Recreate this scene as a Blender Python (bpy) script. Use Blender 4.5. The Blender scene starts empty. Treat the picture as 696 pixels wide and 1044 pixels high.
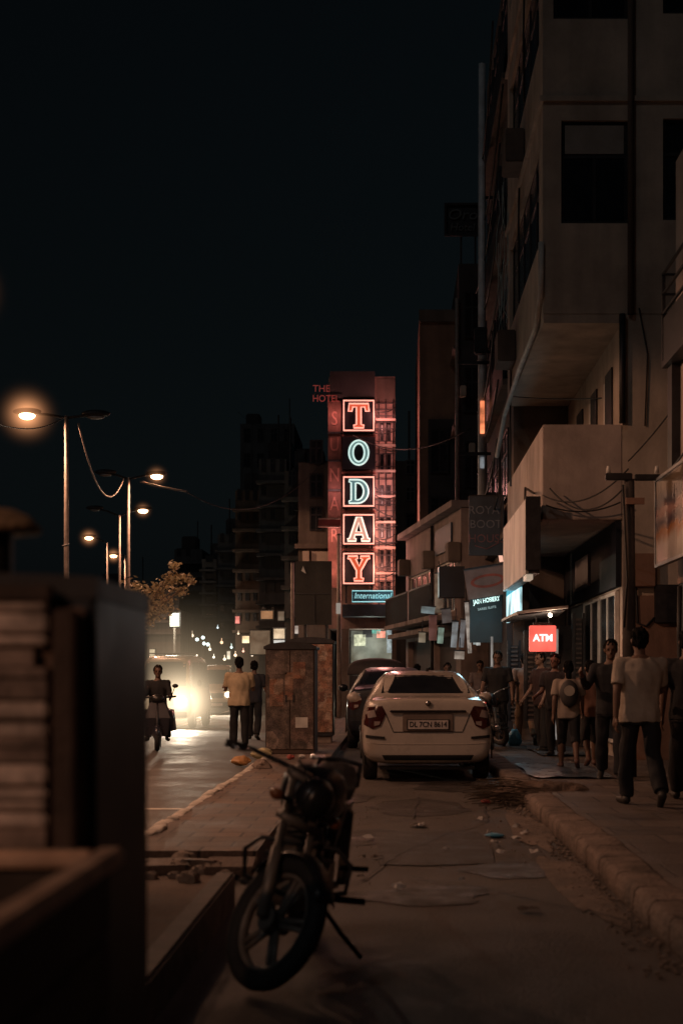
import bpy, bmesh, math, random
from mathutils import Vector, Matrix, noise
from mathutils.geometry import tessellate_polygon
from mathutils.bvhtree import BVHTree
R = math.radians
random.seed(7)
C = bpy.context.scene.collection
F, H, VX, VY = 1450.0, 1.38, 400.0, 690.0          # lens and horizon measured on the photograph (696 x 1044)

def at(px, py, Y):
    return Vector(((px - VX) * Y / F, Y, H + (VY - py) * Y / F))

# ------------------------------------------------------------------ materials
MATS = {}
def mat(name, col, rough=0.7, metal=0.0, var=0.35, scale=3.0, bump=0.0, bscale=40.0, streak=0.0, col2=None, coat=0.0, spec=0.5):
    if name in MATS: return MATS[name]
    m = bpy.data.materials.new(name); m.use_nodes = True
    nt = m.node_tree; b = nt.nodes['Principled BSDF']
    b.inputs['Roughness'].default_value = rough; b.inputs['Metallic'].default_value = metal
    b.inputs['Specular IOR Level'].default_value = spec
    if coat: b.inputs['Coat Weight'].default_value = coat; b.inputs['Coat Roughness'].default_value = 0.08
    tc = nt.nodes.new('ShaderNodeTexCoord')
    n = nt.nodes.new('ShaderNodeTexNoise'); n.inputs['Scale'].default_value = scale; n.inputs['Detail'].default_value = 8; n.inputs['Roughness'].default_value = 0.65
    nt.links.new(tc.outputs['Object'], n.inputs['Vector'])
    r = nt.nodes.new('ShaderNodeMapRange'); r.inputs[1].default_value = 0.3; r.inputs[2].default_value = 0.7
    nt.links.new(n.outputs['Fac'], r.inputs[0])
    mx = nt.nodes.new('ShaderNodeMix'); mx.data_type = 'RGBA'
    c1 = tuple(c * (1 - var) for c in col); c2 = col2 or tuple(min(1, c * (1 + var)) for c in col)
    mx.inputs[6].default_value = (*c1, 1); mx.inputs[7].default_value = (*c2, 1)
    nt.links.new(r.outputs[0], mx.inputs[0]); out = mx.outputs[2]
    if streak:
        mp = nt.nodes.new('ShaderNodeMapping'); mp.inputs['Scale'].default_value = (1.7, 1.7, 0.16)
        nt.links.new(tc.outputs['Object'], mp.inputs['Vector'])
        s = nt.nodes.new('ShaderNodeTexNoise'); s.inputs['Scale'].default_value = 1.6; s.inputs['Detail'].default_value = 6
        nt.links.new(mp.outputs[0], s.inputs['Vector'])
        sr = nt.nodes.new('ShaderNodeMapRange'); sr.inputs[1].default_value = 0.4; sr.inputs[2].default_value = 0.75; sr.inputs[3].default_value = 1.0; sr.inputs[4].default_value = 1.0 - streak
        nt.links.new(s.outputs['Fac'], sr.inputs[0])
        m2 = nt.nodes.new('ShaderNodeMix'); m2.data_type = 'RGBA'; m2.blend_type = 'MULTIPLY'; m2.inputs[0].default_value = 1
        nt.links.new(out, m2.inputs[6]); nt.links.new(sr.outputs[0], m2.inputs[7]); out = m2.outputs[2]
    nt.links.new(out, b.inputs['Base Color'])
    rr = nt.nodes.new('ShaderNodeMapRange'); rr.inputs[3].default_value = max(0.03, rough - 0.12); rr.inputs[4].default_value = min(1, rough + 0.12)
    nt.links.new(n.outputs['Fac'], rr.inputs[0]); nt.links.new(rr.outputs[0], b.inputs['Roughness'])
    if bump:
        bn = nt.nodes.new('ShaderNodeTexNoise'); bn.inputs['Scale'].default_value = bscale; bn.inputs['Detail'].default_value = 6
        nt.links.new(tc.outputs['Object'], bn.inputs['Vector'])
        bp = nt.nodes.new('ShaderNodeBump'); bp.inputs['Strength'].default_value = bump; bp.inputs['Distance'].default_value = 0.02
        nt.links.new(bn.outputs['Fac'], bp.inputs['Height']); nt.links.new(bp.outputs[0], b.inputs['Normal'])
    MATS[name] = m; return m

def emit(name, col, s, var=0.0, scale=6.0):
    if name in MATS: return MATS[name]
    m = bpy.data.materials.new(name); m.use_nodes = True; nt = m.node_tree
    b = nt.nodes['Principled BSDF']
    b.inputs['Base Color'].default_value = (*[c * 0.3 for c in col], 1); b.inputs['Roughness'].default_value = 0.4
    b.inputs['Emission Color'].default_value = (*col, 1); b.inputs['Emission Strength'].default_value = s
    if var:
        tc = nt.nodes.new('ShaderNodeTexCoord'); n = nt.nodes.new('ShaderNodeTexNoise'); n.inputs['Scale'].default_value = scale; n.inputs['Detail'].default_value = 5
        nt.links.new(tc.outputs['Object'], n.inputs['Vector'])
        r = nt.nodes.new('ShaderNodeMapRange'); r.inputs[1].default_value = 0.35; r.inputs[2].default_value = 0.65
        r.inputs[3].default_value = s * (1 - var); r.inputs[4].default_value = s * (1 + var)
        nt.links.new(n.outputs['Fac'], r.inputs[0]); nt.links.new(r.outputs[0], b.inputs['Emission Strength'])
    MATS[name] = m; return m

def glow_mat(name, col, s, power=3.0):
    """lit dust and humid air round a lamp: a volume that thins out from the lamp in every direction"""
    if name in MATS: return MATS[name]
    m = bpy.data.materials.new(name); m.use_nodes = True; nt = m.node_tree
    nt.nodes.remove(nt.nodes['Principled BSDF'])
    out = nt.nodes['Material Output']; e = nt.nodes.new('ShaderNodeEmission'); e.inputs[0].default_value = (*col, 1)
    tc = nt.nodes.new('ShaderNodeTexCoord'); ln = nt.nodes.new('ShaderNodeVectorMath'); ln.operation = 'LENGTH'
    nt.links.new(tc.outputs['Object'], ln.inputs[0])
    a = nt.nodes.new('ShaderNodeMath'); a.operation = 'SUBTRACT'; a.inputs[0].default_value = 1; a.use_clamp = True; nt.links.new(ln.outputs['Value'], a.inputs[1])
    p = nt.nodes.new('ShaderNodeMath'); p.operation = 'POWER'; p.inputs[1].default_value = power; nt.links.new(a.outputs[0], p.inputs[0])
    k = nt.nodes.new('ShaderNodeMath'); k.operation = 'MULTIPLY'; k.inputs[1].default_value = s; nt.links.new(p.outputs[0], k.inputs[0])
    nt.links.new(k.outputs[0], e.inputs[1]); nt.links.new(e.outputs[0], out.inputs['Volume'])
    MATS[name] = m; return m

def asphalt(name, base, wet=0.0, patch=2.0, brick=None):
    m = bpy.data.materials.new(name); m.use_nodes = True; nt = m.node_tree; b = nt.nodes['Principled BSDF']
    tc = nt.nodes.new('ShaderNodeTexCoord'); L = nt.links.new
    def nz(sc, det=8):
        n = nt.nodes.new('ShaderNodeTexNoise'); n.inputs['Scale'].default_value = sc; n.inputs['Detail'].default_value = det; n.inputs['Roughness'].default_value = 0.7
        L(tc.outputs['Object'], n.inputs['Vector']); return n
    big, mid, fine = nz(patch / 6), nz(patch), nz(42, 6)
    cr = nt.nodes.new('ShaderNodeValToRGB'); e = cr.color_ramp.elements
    e[0].position = 0.38; e[0].color = (*[c * 0.35 for c in base], 1); e[1].position = 0.62; e[1].color = (*[c * 1.55 for c in base], 1)
    ad = nt.nodes.new('ShaderNodeMath'); ad.operation = 'ADD'; L(big.outputs['Fac'], ad.inputs[0]); L(mid.outputs['Fac'], ad.inputs[1])
    hf = nt.nodes.new('ShaderNodeMath'); hf.operation = 'MULTIPLY'; hf.inputs[1].default_value = 0.5; L(ad.outputs[0], hf.inputs[0]); L(hf.outputs[0], cr.inputs[0])
    sp = nt.nodes.new('ShaderNodeMix'); sp.data_type = 'RGBA'; sp.blend_type = 'MULTIPLY'; sp.inputs[0].default_value = 0.7
    fr = nt.nodes.new('ShaderNodeMapRange'); fr.inputs[1].default_value = 0.3; fr.inputs[2].default_value = 0.7; fr.inputs[3].default_value = 0.35; fr.inputs[4].default_value = 1.6
    L(fine.outputs['Fac'], fr.inputs[0]); L(cr.outputs[0], sp.inputs[6]); L(fr.outputs[0], sp.inputs[7]); col = sp.outputs[2]
    hgt = fine.outputs['Fac']
    if brick:
        bk = nt.nodes.new('ShaderNodeTexBrick'); bk.inputs['Scale'].default_value = 1.0
        bk.inputs['Brick Width'].default_value = brick[0]; bk.inputs['Row Height'].default_value = brick[1]; bk.inputs['Mortar Size'].default_value = 0.012
        bk.inputs['Color1'].default_value = (0.7, 0.7, 0.7, 1); bk.inputs['Color2'].default_value = (1.25, 1.2, 1.15, 1); bk.inputs['Mortar'].default_value = (0.25, 0.25, 0.25, 1)
        L(tc.outputs['Object'], bk.inputs['Vector'])
        m3 = nt.nodes.new('ShaderNodeMix'); m3.data_type = 'RGBA'; m3.blend_type = 'MULTIPLY'; m3.inputs[0].default_value = 0.9
        L(col, m3.inputs[6]); L(bk.outputs['Color'], m3.inputs[7]); col = m3.outputs[2]
        sb = nt.nodes.new('ShaderNodeMath'); sb.operation = 'MULTIPLY_ADD'; sb.inputs[1].default_value = -1.5; L(bk.outputs['Fac'], sb.inputs[0]); L(fine.outputs['Fac'], sb.inputs[2]); hgt = sb.outputs[0]
    L(col, b.inputs['Base Color'])
    rr = nt.nodes.new('ShaderNodeMapRange'); rr.inputs[1].default_value = 0.35; rr.inputs[2].default_value = 0.65
    rr.inputs[3].default_value = 0.85 - wet; rr.inputs[4].default_value = 0.95 - wet * 0.3
    L(mid.outputs['Fac'], rr.inputs[0]); L(rr.outputs[0], b.inputs['Roughness'])
    bp = nt.nodes.new('ShaderNodeBump'); bp.inputs['Strength'].default_value = 0.9; bp.inputs['Distance'].default_value = 0.02
    L(hgt, bp.inputs['Height']); L(bp.outputs[0], b.inputs['Normal'])
    return m

def poster_mat(name, cols, scale=(6, 6, 4)):
    """torn layered handbills: random rectangles of faded paper over rust"""
    m = bpy.data.materials.new(name); m.use_nodes = True; nt = m.node_tree; b = nt.nodes['Principled BSDF']; L = nt.links.new
    tc = nt.nodes.new('ShaderNodeTexCoord'); mp = nt.nodes.new('ShaderNodeMapping'); mp.inputs['Scale'].default_value = scale; L(tc.outputs['Object'], mp.inputs[0])
    v = nt.nodes.new('ShaderNodeTexVoronoi'); v.distance = 'CHEBYCHEV'; v.inputs['Scale'].default_value = 1; L(mp.outputs[0], v.inputs['Vector'])
    cr = nt.nodes.new('ShaderNodeValToRGB'); cr.color_ramp.interpolation = 'CONSTANT'
    sep = nt.nodes.new('ShaderNodeSeparateColor'); L(v.outputs['Color'], sep.inputs[0]); L(sep.outputs[0], cr.inputs[0])
    el = cr.color_ramp.elements
    while len(el) < len(cols): el.new(0.5)
    for i, c in enumerate(cols): el[i].position = i / len(cols); el[i].color = (*c, 1)
    n = nt.nodes.new('ShaderNodeTexNoise'); n.inputs['Scale'].default_value = 9; n.inputs['Detail'].default_value = 8; L(tc.outputs['Object'], n.inputs['Vector'])
    r = nt.nodes.new('ShaderNodeMapRange'); r.inputs[1].default_value = 0.4; r.inputs[2].default_value = 0.62; r.inputs[3].default_value = 0.55; r.inputs[4].default_value = 1.12; L(n.outputs['Fac'], r.inputs[0])
    w = nt.nodes.new('ShaderNodeTexNoise'); w.inputs['Scale'].default_value = 60; L(tc.outputs['Object'], w.inputs['Vector'])
    r2 = nt.nodes.new('ShaderNodeMapRange'); r2.inputs[1].default_value = 0.35; r2.inputs[2].default_value = 0.65; r2.inputs[3].default_value = 0.6; r2.inputs[4].default_value = 1.2; L(w.outputs['Fac'], r2.inputs[0])
    mu = nt.nodes.new('ShaderNodeMath'); mu.operation = 'MULTIPLY'; L(r.outputs[0], mu.inputs[0]); L(r2.outputs[0], mu.inputs[1])
    mx = nt.nodes.new('ShaderNodeMix'); mx.data_type = 'RGBA'; mx.blend_type = 'MULTIPLY'; mx.inputs[0].default_value = 1; L(cr.outputs[0], mx.inputs[6]); L(mu.outputs[0], mx.inputs[7])
    L(mx.outputs[2], b.inputs['Base Color']); b.inputs['Roughness'].default_value = 0.8
    MATS[name] = m; return m

# ------------------------------------------------------------------ mesh helpers
class MB:
    def __init__(s): s.v = []; s.f = []
    def add(s, vs, fs):
        o = len(s.v); s.v += [Vector(p) for p in vs]; s.f += [[i + o for i in f] for f in fs]; return s
    def box(s, x0, x1, y0, y1, z0, z1):
        return s.add([(x0,y0,z0),(x1,y0,z0),(x1,y1,z0),(x0,y1,z0),(x0,y0,z1),(x1,y0,z1),(x1,y1,z1),(x0,y1,z1)],
                     [[3,2,1,0],[4,5,6,7],[0,1,5,4],[1,2,6,5],[2,3,7,6],[3,0,4,7]])
    def obox(s, c, size, M=None):
        a = MB().box(-size[0]/2, size[0]/2, -size[1]/2, size[1]/2, -size[2]/2, size[2]/2)
        M = Matrix.Translation(Vector(c)) @ (M.to_4x4() if M else Matrix())
        return s.add([M @ p for p in a.v], a.f)
    def tube(s, pts, r, n=8, caps=True, closed=False):
        pts = [Vector(p) for p in pts]; rs = r if isinstance(r, (list, tuple)) else [r] * len(pts)
        vs, fs = [], []; N = len(pts); u = None
        for i, p in enumerate(pts):
            if closed: d = pts[(i+1) % N] - pts[i-1]
            else: d = pts[min(i+1, N-1)] - pts[max(i-1, 0)]
            d = d.normalized() if d.length > 1e-9 else Vector((0,0,1))
            if u is None: u = d.orthogonal().normalized()
            u = (u - d * u.dot(d)); u = u.normalized() if u.length > 1e-6 else d.orthogonal().normalized()
            w = d.cross(u)
            for k in range(n):
                a = 2 * math.pi * k / n; vs.append(p + (u * math.cos(a) + w * math.sin(a)) * rs[i])
        for i in range(N if closed else N - 1):
            j = (i + 1) % N
            for k in range(n): fs.append([i*n+k, i*n+(k+1) % n, j*n+(k+1) % n, j*n+k])
        if caps and not closed: fs.append(list(range(n))[::-1]); fs.append([(N-1)*n+k for k in range(n)])
        return s.add(vs, fs)
    def cyl(s, p0, p1, r, n=12): return s.tube([p0, p1], r, n)
    def ell(s, c, r, n=14, m=9, M=None):
        c = Vector(c); vs = []; fs = []
        r = r if isinstance(r, (tuple, list)) else (r, r, r)
        for i in range(1, m):
            t = math.pi * i / m
            for k in range(n):
                a = 2*math.pi*k/n; vs.append(Vector((r[0]*math.sin(t)*math.cos(a), r[1]*math.sin(t)*math.sin(a), r[2]*math.cos(t))))
        vs.append(Vector((0,0,r[2]))); vs.append(Vector((0,0,-r[2]))); T, B = len(vs)-2, len(vs)-1
        for i in range(m-2):
            for k in range(n): fs.append([i*n+k, (i+1)*n+k, (i+1)*n+(k+1) % n, i*n+(k+1) % n])
        for k in range(n): fs.append([T, k, (k+1) % n]); fs.append([B, (m-2)*n+(k+1) % n, (m-2)*n+k])
        if M: vs = [M @ p for p in vs]
        return s.add([p + c for p in vs], fs)
    def capsule(s, p0, p1, r0, r1, n=12):
        p0, p1 = Vector(p0), Vector(p1); d = (p1 - p0).normalized(); pts = []; rs = []
        for t in (80, 55, 28): pts.append(p0 - d * r0 * math.sin(R(t))); rs.append(max(r0 * math.cos(R(t)), 1e-4))
        pts += [p0, p1]; rs += [r0, r1]
        for t in (28, 55, 80): pts.append(p1 + d * r1 * math.sin(R(t))); rs.append(max(r1 * math.cos(R(t)), 1e-4))
        return s.tube(pts, rs, n)
    def loft(s, rings, caps=True, closed=True):
        n = len(rings[0]); vs = [p for r in rings for p in r]; fs = []
        for i in range(len(rings)-1):
            for k in range(n if closed else n-1): fs.append([i*n+k, i*n+(k+1) % n, (i+1)*n+(k+1) % n, (i+1)*n+k])
        if caps: fs.append(list(range(n))[::-1]); fs.append([(len(rings)-1)*n+k for k in range(n)])
        return s.add(vs, fs)
    def poly(s, outer, holes=(), M=None, depth=0.0):
        """flat polygon given as (x,y) mapped to x,z facing -y"""
        loops = [[Vector((p[0], p[1], 0)) for p in l] for l in [outer, *holes]]
        tri = tessellate_polygon(loops); vs = [Vector((p.x, 0, p.y)) for l in loops for p in l]
        if M: vs = [M @ p for p in vs]
        return s.add(vs, [list(t) for t in tri])
    def xf(s, M): s.v = [M @ p for p in s.v]; return s
    def build(s, name, m, parent=None, smooth=False, bevel=0.0, sub=0, local=None):
        me = bpy.data.meshes.new(name)
        off = Vector((0,0,0))
        if parent is not None and not (parent.get('_local') if local is None else local):
            p = parent
            while p is not None: off = off + p.location; p = p.parent
        me.from_pydata([p - off for p in s.v], [], s.f)
        bm = bmesh.new(); bm.from_mesh(me); bmesh.ops.recalc_face_normals(bm, faces=bm.faces)
        if bevel:
            try: bmesh.ops.bevel(bm, geom=[e for e in bm.edges if e.is_manifold and e.calc_face_angle(0) > 0.6], offset=bevel, segments=2, affect='EDGES', clamp_overlap=True)
            except Exception: pass
        bm.to_mesh(me); bm.free()
        o = bpy.data.objects.new(name, me); C.objects.link(o)
        if isinstance(m, (list, tuple)):
            for q in m: me.materials.append(q)
        else: me.materials.append(m)
        if smooth:
            for p in me.polygons: p.use_smooth = True
        if sub:
            md = o.modifiers.new('sub', 'SUBSURF'); md.levels = sub; md.render_levels = sub
        if parent is not None: 
            o.parent = parent
            if parent.get('_local') is not None: o['_local'] = parent['_local']
        return o

def thing(name, label, cat, loc=(0,0,0), rotz=0.0, group=None, local=False):
    o = bpy.data.objects.new(name, None); C.objects.link(o); o.empty_display_size = 0.1
    o.location = loc; o.rotation_euler = (0, 0, rotz); o['label'] = label; o['category'] = cat
    if group: o['group'] = group
    o['_local'] = 1 if local else 0
    return o
def tag(o, label, cat, group=None):
    o['label'] = label; o['category'] = cat
    if group: o['group'] = group
    return o
def struct(o): o['kind'] = 'structure'; return o
def stuff(o): o['kind'] = 'stuff'; return o
def children(o): return [c for c in bpy.data.objects if c.parent == o]
def copy_tree(o, parent=None, swap=None):
    c = o.copy(); C.objects.link(c); c.parent = parent
    if swap and c.type == 'MESH' and c.data.materials and c.data.materials[0] in swap:
        c.data = c.data.copy(); c.data.materials[0] = swap[c.data.materials[0]]
    for ch in children(o):
        if ch is not c: copy_tree(ch, c, swap)
    return c

def remesh(mb, vox, fold=0.0, fscale=14.0, smooth_it=3):
    """voxel union of overlapping closed shapes -> one continuous surface"""
    me = bpy.data.meshes.new('tmp'); me.from_pydata(mb.v, [], mb.f)
    bm = bmesh.new(); bm.from_mesh(me); bmesh.ops.recalc_face_normals(bm, faces=bm.faces); bm.to_mesh(me); bm.free()
    o = bpy.data.objects.new('tmp', me); C.objects.link(o)
    r = o.modifiers.new('r', 'REMESH'); r.mode = 'VOXEL'; r.voxel_size = vox
    if smooth_it:
        k = o.modifiers.new('s', 'SMOOTH'); k.factor = 0.5; k.iterations = smooth_it
    dg = bpy.context.evaluated_depsgraph_get(); ev = o.evaluated_get(dg)
    em = bpy.data.meshes.new_from_object(ev)
    out = MB()
    nrm = [v.normal.copy() for v in em.vertices]
    vs = []
    for v, n in zip(em.vertices, nrm):
        p = v.co.copy()
        if fold: p += n * fold * noise.noise(Vector((p.x * fscale, p.y * fscale, p.z * fscale * 0.45)))
        vs.append(p)
    out.add(vs, [list(p.vertices) for p in em.polygons])
    bpy.data.objects.remove(o); bpy.data.meshes.remove(me); bpy.data.meshes.remove(em)
    return out

def text_mb(body, size, extrude=0.0, M=None, align='CENTER', bold=0.0, sx=1.0, shear=0.0):
    cu = bpy.data.curves.new('t', 'FONT'); cu.body = body; cu.size = size; cu.extrude = extrude; cu.align_x = align; cu.align_y = 'CENTER'; cu.offset = bold; cu.shear = shear; cu.resolution_u = 3
    o = bpy.data.objects.new('t', cu); C.objects.link(o)
    dg = bpy.context.evaluated_depsgraph_get(); me = bpy.data.meshes.new_from_object(o.evaluated_get(dg))
    A = Matrix.Rotation(R(90), 4, 'X')
    vs = [A @ Vector((v.co.x * sx, v.co.y, v.co.z)) for v in me.vertices]
    if M: vs = [M @ p for p in vs]
    mb = MB().add(vs, [list(p.vertices) for p in me.polygons])
    bpy.data.objects.remove(o); bpy.data.curves.remove(cu); bpy.data.meshes.remove(me)
    return mb
def T(x, y, z): return Matrix.Translation((x, y, z))
def RZ(a): return Matrix.Rotation(a, 4, 'Z')

def lamp(name, kind, loc, energy, col, parent=None, size=0.1, spot=None, aim=None, blend=0.6):
    l = bpy.data.lights.new(name, kind); l.energy = energy; l.color = col
    if kind in ('POINT', 'SPOT'): l.shadow_soft_size = size
    if kind == 'SPOT': l.spot_size = R(spot); l.spot_blend = blend
    if kind == 'AREA': l.size = size
    o = bpy.data.objects.new(name, l); C.objects.link(o); o.location = loc
    if aim is not None: o.rotation_euler = (Vector(aim) - Vector(loc)).to_track_quat('-Z', 'Y').to_euler()
    if parent is not None:
        o.parent = parent
        if not parent.get('_local'): o.location = Vector(loc) - parent.location
    return o
def glow_sphere(c, r, m, parent):
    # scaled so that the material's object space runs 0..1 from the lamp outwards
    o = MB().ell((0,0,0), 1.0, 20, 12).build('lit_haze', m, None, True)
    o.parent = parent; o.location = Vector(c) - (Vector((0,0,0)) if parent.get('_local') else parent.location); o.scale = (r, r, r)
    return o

# palette
rust = mat('rust_brown', (0.09, 0.06, 0.048), 0.75, 0.2, 0.5, 5, 0.4, 60)
plaster = mat('stained_plaster', (0.46, 0.385, 0.32), 0.9, 0, 0.35, 0.7, 0.3, 18, 0.3)
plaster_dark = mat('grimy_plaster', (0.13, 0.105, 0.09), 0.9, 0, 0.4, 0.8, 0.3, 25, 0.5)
plaster_pink = mat('pale_pink_plaster', (0.40, 0.33, 0.295), 0.9, 0, 0.35, 0.9, 0.3, 18, 0.28)
plaster_dull = mat('dull_pink_plaster', (0.22, 0.175, 0.16), 0.9, 0, 0.4, 0.9, 0.3, 18, 0.4)
plaster_brown = mat('brown_plaster', (0.24, 0.14, 0.10), 0.85, 0, 0.3, 1.2, 0.25, 30, 0.4)
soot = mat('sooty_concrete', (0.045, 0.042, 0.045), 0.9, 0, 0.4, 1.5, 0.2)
concrete = mat('worn_concrete', (0.22, 0.17, 0.14), 0.9, 0, 0.4, 6, 0.6, 50)
dark_metal = mat('dark_painted_metal', (0.03, 0.03, 0.034), 0.5, 0.4, 0.4, 8)
grey_metal = mat('galvanised_metal', (0.26, 0.26, 0.27), 0.5, 0.6, 0.3, 6)
pole_paint = mat('pole_paint', (0.30, 0.25, 0.22), 0.6, 0.2, 0.35, 9)
black_plastic = mat('black_plastic', (0.012, 0.012, 0.013), 0.45, 0, 0.3, 10)
rubber = mat('tyre_rubber', (0.016, 0.016, 0.017), 0.75, 0, 0.3, 14, 0.3, 60)
chrome = mat('dull_chrome', (0.5, 0.5, 0.5), 0.25, 1.0, 0.2, 10)
glass_dark = mat('dark_window_glass', (0.012, 0.014, 0.018), 0.2, 0, 0.3, 3)
white_frame = mat('white_painted_frame', (0.62, 0.60, 0.56), 0.6, 0, 0.25, 4, streak=0.3)
cable_mat = mat('black_cable', (0.014, 0.014, 0.015), 0.6, 0, 0.2, 10)
wood = mat('rough_timber', (0.20, 0.12, 0.07), 0.8, 0, 0.5, 7, 0.5, 40)
skin = mat('brown_skin', (0.14, 0.08, 0.056), 0.55, 0, 0.12, 12)
hair_m = mat('black_hair', (0.005, 0.0045, 0.0045), 0.9, 0, 0.4, 60, 0.8, 120, spec=.15)
SOD = (1.0, 0.50, 0.29)

# ------------------------------------------------------------------ camera, sky
cam_d = bpy.data.cameras.new('camera'); cam = bpy.data.objects.new('camera', cam_d); C.objects.link(cam); bpy.context.scene.camera = cam
cam.location = (0, 0, H); cam.rotation_euler = (R(90), 0, 0)
cam_d.sensor_fit = 'VERTICAL'; cam_d.sensor_height = 36.0; cam_d.lens = 36.0 * F / 1044.0
cam_d.shift_x = -(VX - 348.0) / 1044.0; cam_d.shift_y = (VY - 522.0) / 1044.0
cam_d.clip_start = 0.1; cam_d.clip_end = 3000
cam_d.dof.use_dof = True; cam_d.dof.focus_distance = 27.0; cam_d.dof.aperture_fstop = 2.1; cam_d.dof.aperture_blades = 9
w = bpy.data.worlds.new('World'); bpy.context.scene.world = w; w.use_nodes = True; nt = w.node_tree
sky = nt.nodes.new('ShaderNodeTexSky'); sky.sky_type = 'NISHITA'; sky.sun_disc = False
SUN_E, SUN_R = R(2.0), R(218)
sky.sun_elevation = SUN_E; sky.sun_rotation = SUN_R; sky.air_density = 1.5; sky.dust_density = 2
hs = nt.nodes.new('ShaderNodeHueSaturation'); hs.inputs['Saturation'].default_value = 0.25; nt.links.new(sky.outputs[0], hs.inputs['Color'])
ml = nt.nodes.new('ShaderNodeMix'); ml.data_type = 'RGBA'; ml.blend_type = 'MULTIPLY'; ml.inputs[0].default_value = 1; ml.inputs[7].default_value = (0.56, 0.86, 1.1, 1)
nt.links.new(hs.outputs[0], ml.inputs[6]); bg = nt.nodes['Background']; nt.links.new(ml.outputs[2], bg.inputs[0]); bg.inputs[1].default_value = 0.0036
fill_sun = bpy.data.lights.new('moonlight', 'SUN'); fill_sun.energy = 0.062; fill_sun.angle = R(0.5); fill_sun.color = (1.0, 0.95, 0.9)  # dim fill sun added to lift walls and shadows like city skyglow
mo = bpy.data.objects.new('moonlight', fill_sun); C.objects.link(mo); mo.location = (0, -10, 30)
sd = Vector((math.sin(SUN_R) * 0.6, math.cos(SUN_R) * 0.75, 0.55)); mo.rotation_euler = sd.to_track_quat('Z', 'Y').to_euler()
sc = bpy.context.scene
sc.view_settings.view_transform = 'Standard'; sc.view_settings.look = 'None'; sc.view_settings.exposure = 0
sc.cycles.use_denoising = True
try: sc.cycles.denoiser = 'OPENIMAGEDENOISE'
except Exception: pass
sc.cycles.use_light_tree = True; sc.cycles.max_bounces = 6; sc.cycles.sample_clamp_indirect = 3.0

# ------------------------------------------------------------------ ground
def sheet(name, x0, x1, y0, y1, z, m, nx=1, ny=1, wob=0.0):
    mb = MB(); vs = []; fs = []
    for j in range(ny+1):
        for i in range(nx+1):
            x = x0 + (x1-x0)*i/nx; y = y0 + (y1-y0)*j/ny
            vs.append((x, y, z + (wob * noise.noise(Vector((x*0.9, y*0.5, 3))) if wob else 0)))
    for j in range(ny):
        for i in range(nx): a = j*(nx+1)+i; fs.append([a, a+1, a+nx+2, a+nx+1])
    return struct(mb.add(vs, fs).build(name, m, None, True))
sheet('ground', -400, 400, -100, 1500, -0.03, asphalt('dusty_ground', (0.055, 0.045, 0.04)))
def lane_z(x, y): return .012*noise.noise(Vector((x*.9, y*.5, 3)))
def ground_poly(name, pts, m, lift=.007):
    n = len(pts); c = (sum(p[0] for p in pts)/n, sum(p[1] for p in pts)/n); vs = [(c[0], c[1], lane_z(*c)+lift)]; fs = []
    for k in range(4):
        t = (k+1)/4
        for p in pts: x, y = c[0]+(p[0]-c[0])*t, c[1]+(p[1]-c[1])*t; vs.append((x, y, lane_z(x, y) + lift*(1 if k < 3 else .6)))
    for q in range(n): fs.append([0, 1+q, 1+(q+1) % n])
    for k in range(3):
        for q in range(n): a = 1+k*n; fs.append([a+q, a+n+q, a+n+(q+1) % n, a+(q+1) % n])
    return struct(MB().add(vs, fs).build(name, m, None, True))
def blob(cx, cy, rx, ry, n=26, rough=.35):
    o = random.random()*50; return [(cx + rx*math.cos(2*math.pi*k/n)*(1+rough*noise.noise(Vector((math.cos(2*math.pi*k/n)*1.6+o, math.sin(2*math.pi*k/n)*1.6, o)))*1.6), cy + ry*math.sin(2*math.pi*k/n)*(1+rough*noise.noise(Vector((math.cos(2*math.pi*k/n)*1.6+o, math.sin(2*math.pi*k/n)*1.6, o+9)))*1.6)) for k in range(n)]
stain = asphalt('oil_stained_asphalt', (0.03, 0.024, 0.022), 0.45, 2.5); tarpatch = asphalt('tar_repair', (0.045, 0.036, 0.032), 0.3, 3.0); dusty = asphalt('dusty_asphalt', (0.15, 0.115, 0.095), 0.05, 3.0)
for k, (x, y, a, b) in enumerate(((.3, 15.0, .5, .9), (-.3, 12.3, .45, .6), (.9, 10.2, .4, .5), (.2, 9.0, .55, .35), (.7, 18.0, .5, 1.1), (-.6, 16.2, .3, .8))): ground_poly('road_stain', blob(x, y, a, b), stain, .006+.0006*k)
ground_poly('road_patch', [(-.1, 10.4), (.25, 10.35), (.75, 10.5), (.8, 11.4), (.76, 12.6), (.3, 12.7), (-.15, 12.55), (-.12, 11.5)], tarpatch, .012)
for x, y, a, b in ((1.22, 9.5, .17, 1.6), (1.25, 12.8, .16, 1.7), (-.85, 13.5, .2, 2.2), (-.8, 17.5, .2, 1.6)): ground_poly('dust_drift', blob(x, y, a, b), dusty, .010)
def crack(pts, w):
    P = [Vector((p[0], p[1], 0)) for p in pts]; fine = []
    for a, b in zip(P[:-1], P[1:]):
        for k in range(10): q = a.lerp(b, k/10); fine.append(q + Vector((.05*noise.noise(q*3.1), .05*noise.noise(q*3.1+Vector((5,5,5))), 0)))
    vs = []; fs = []
    for k, q in enumerate(fine): ww = w*(.5+abs(noise.noise(q*7))); vs += [(q.x-ww, q.y, lane_z(q.x, q.y)+.014), (q.x+ww, q.y+ww*.5, lane_z(q.x, q.y)+.014)]
    for k in range(len(fine)-1): fs.append([2*k, 2*k+1, 2*k+3, 2*k+2])
    struct(MB().add(vs, fs).build('road_crack', MATS['sooty_concrete'], None))
for pts in ([(-.9, 8.2), (-.2, 9.6), (.1, 11.2), (.9, 13.5), (1.0, 16)], [(1.3, 8.0), (.6, 9.2), (.1, 9.8)], [(-1.0, 11.5), (-.4, 13.0), (.2, 13.8), (.3, 16.5)]): crack(pts, .009)
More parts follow.
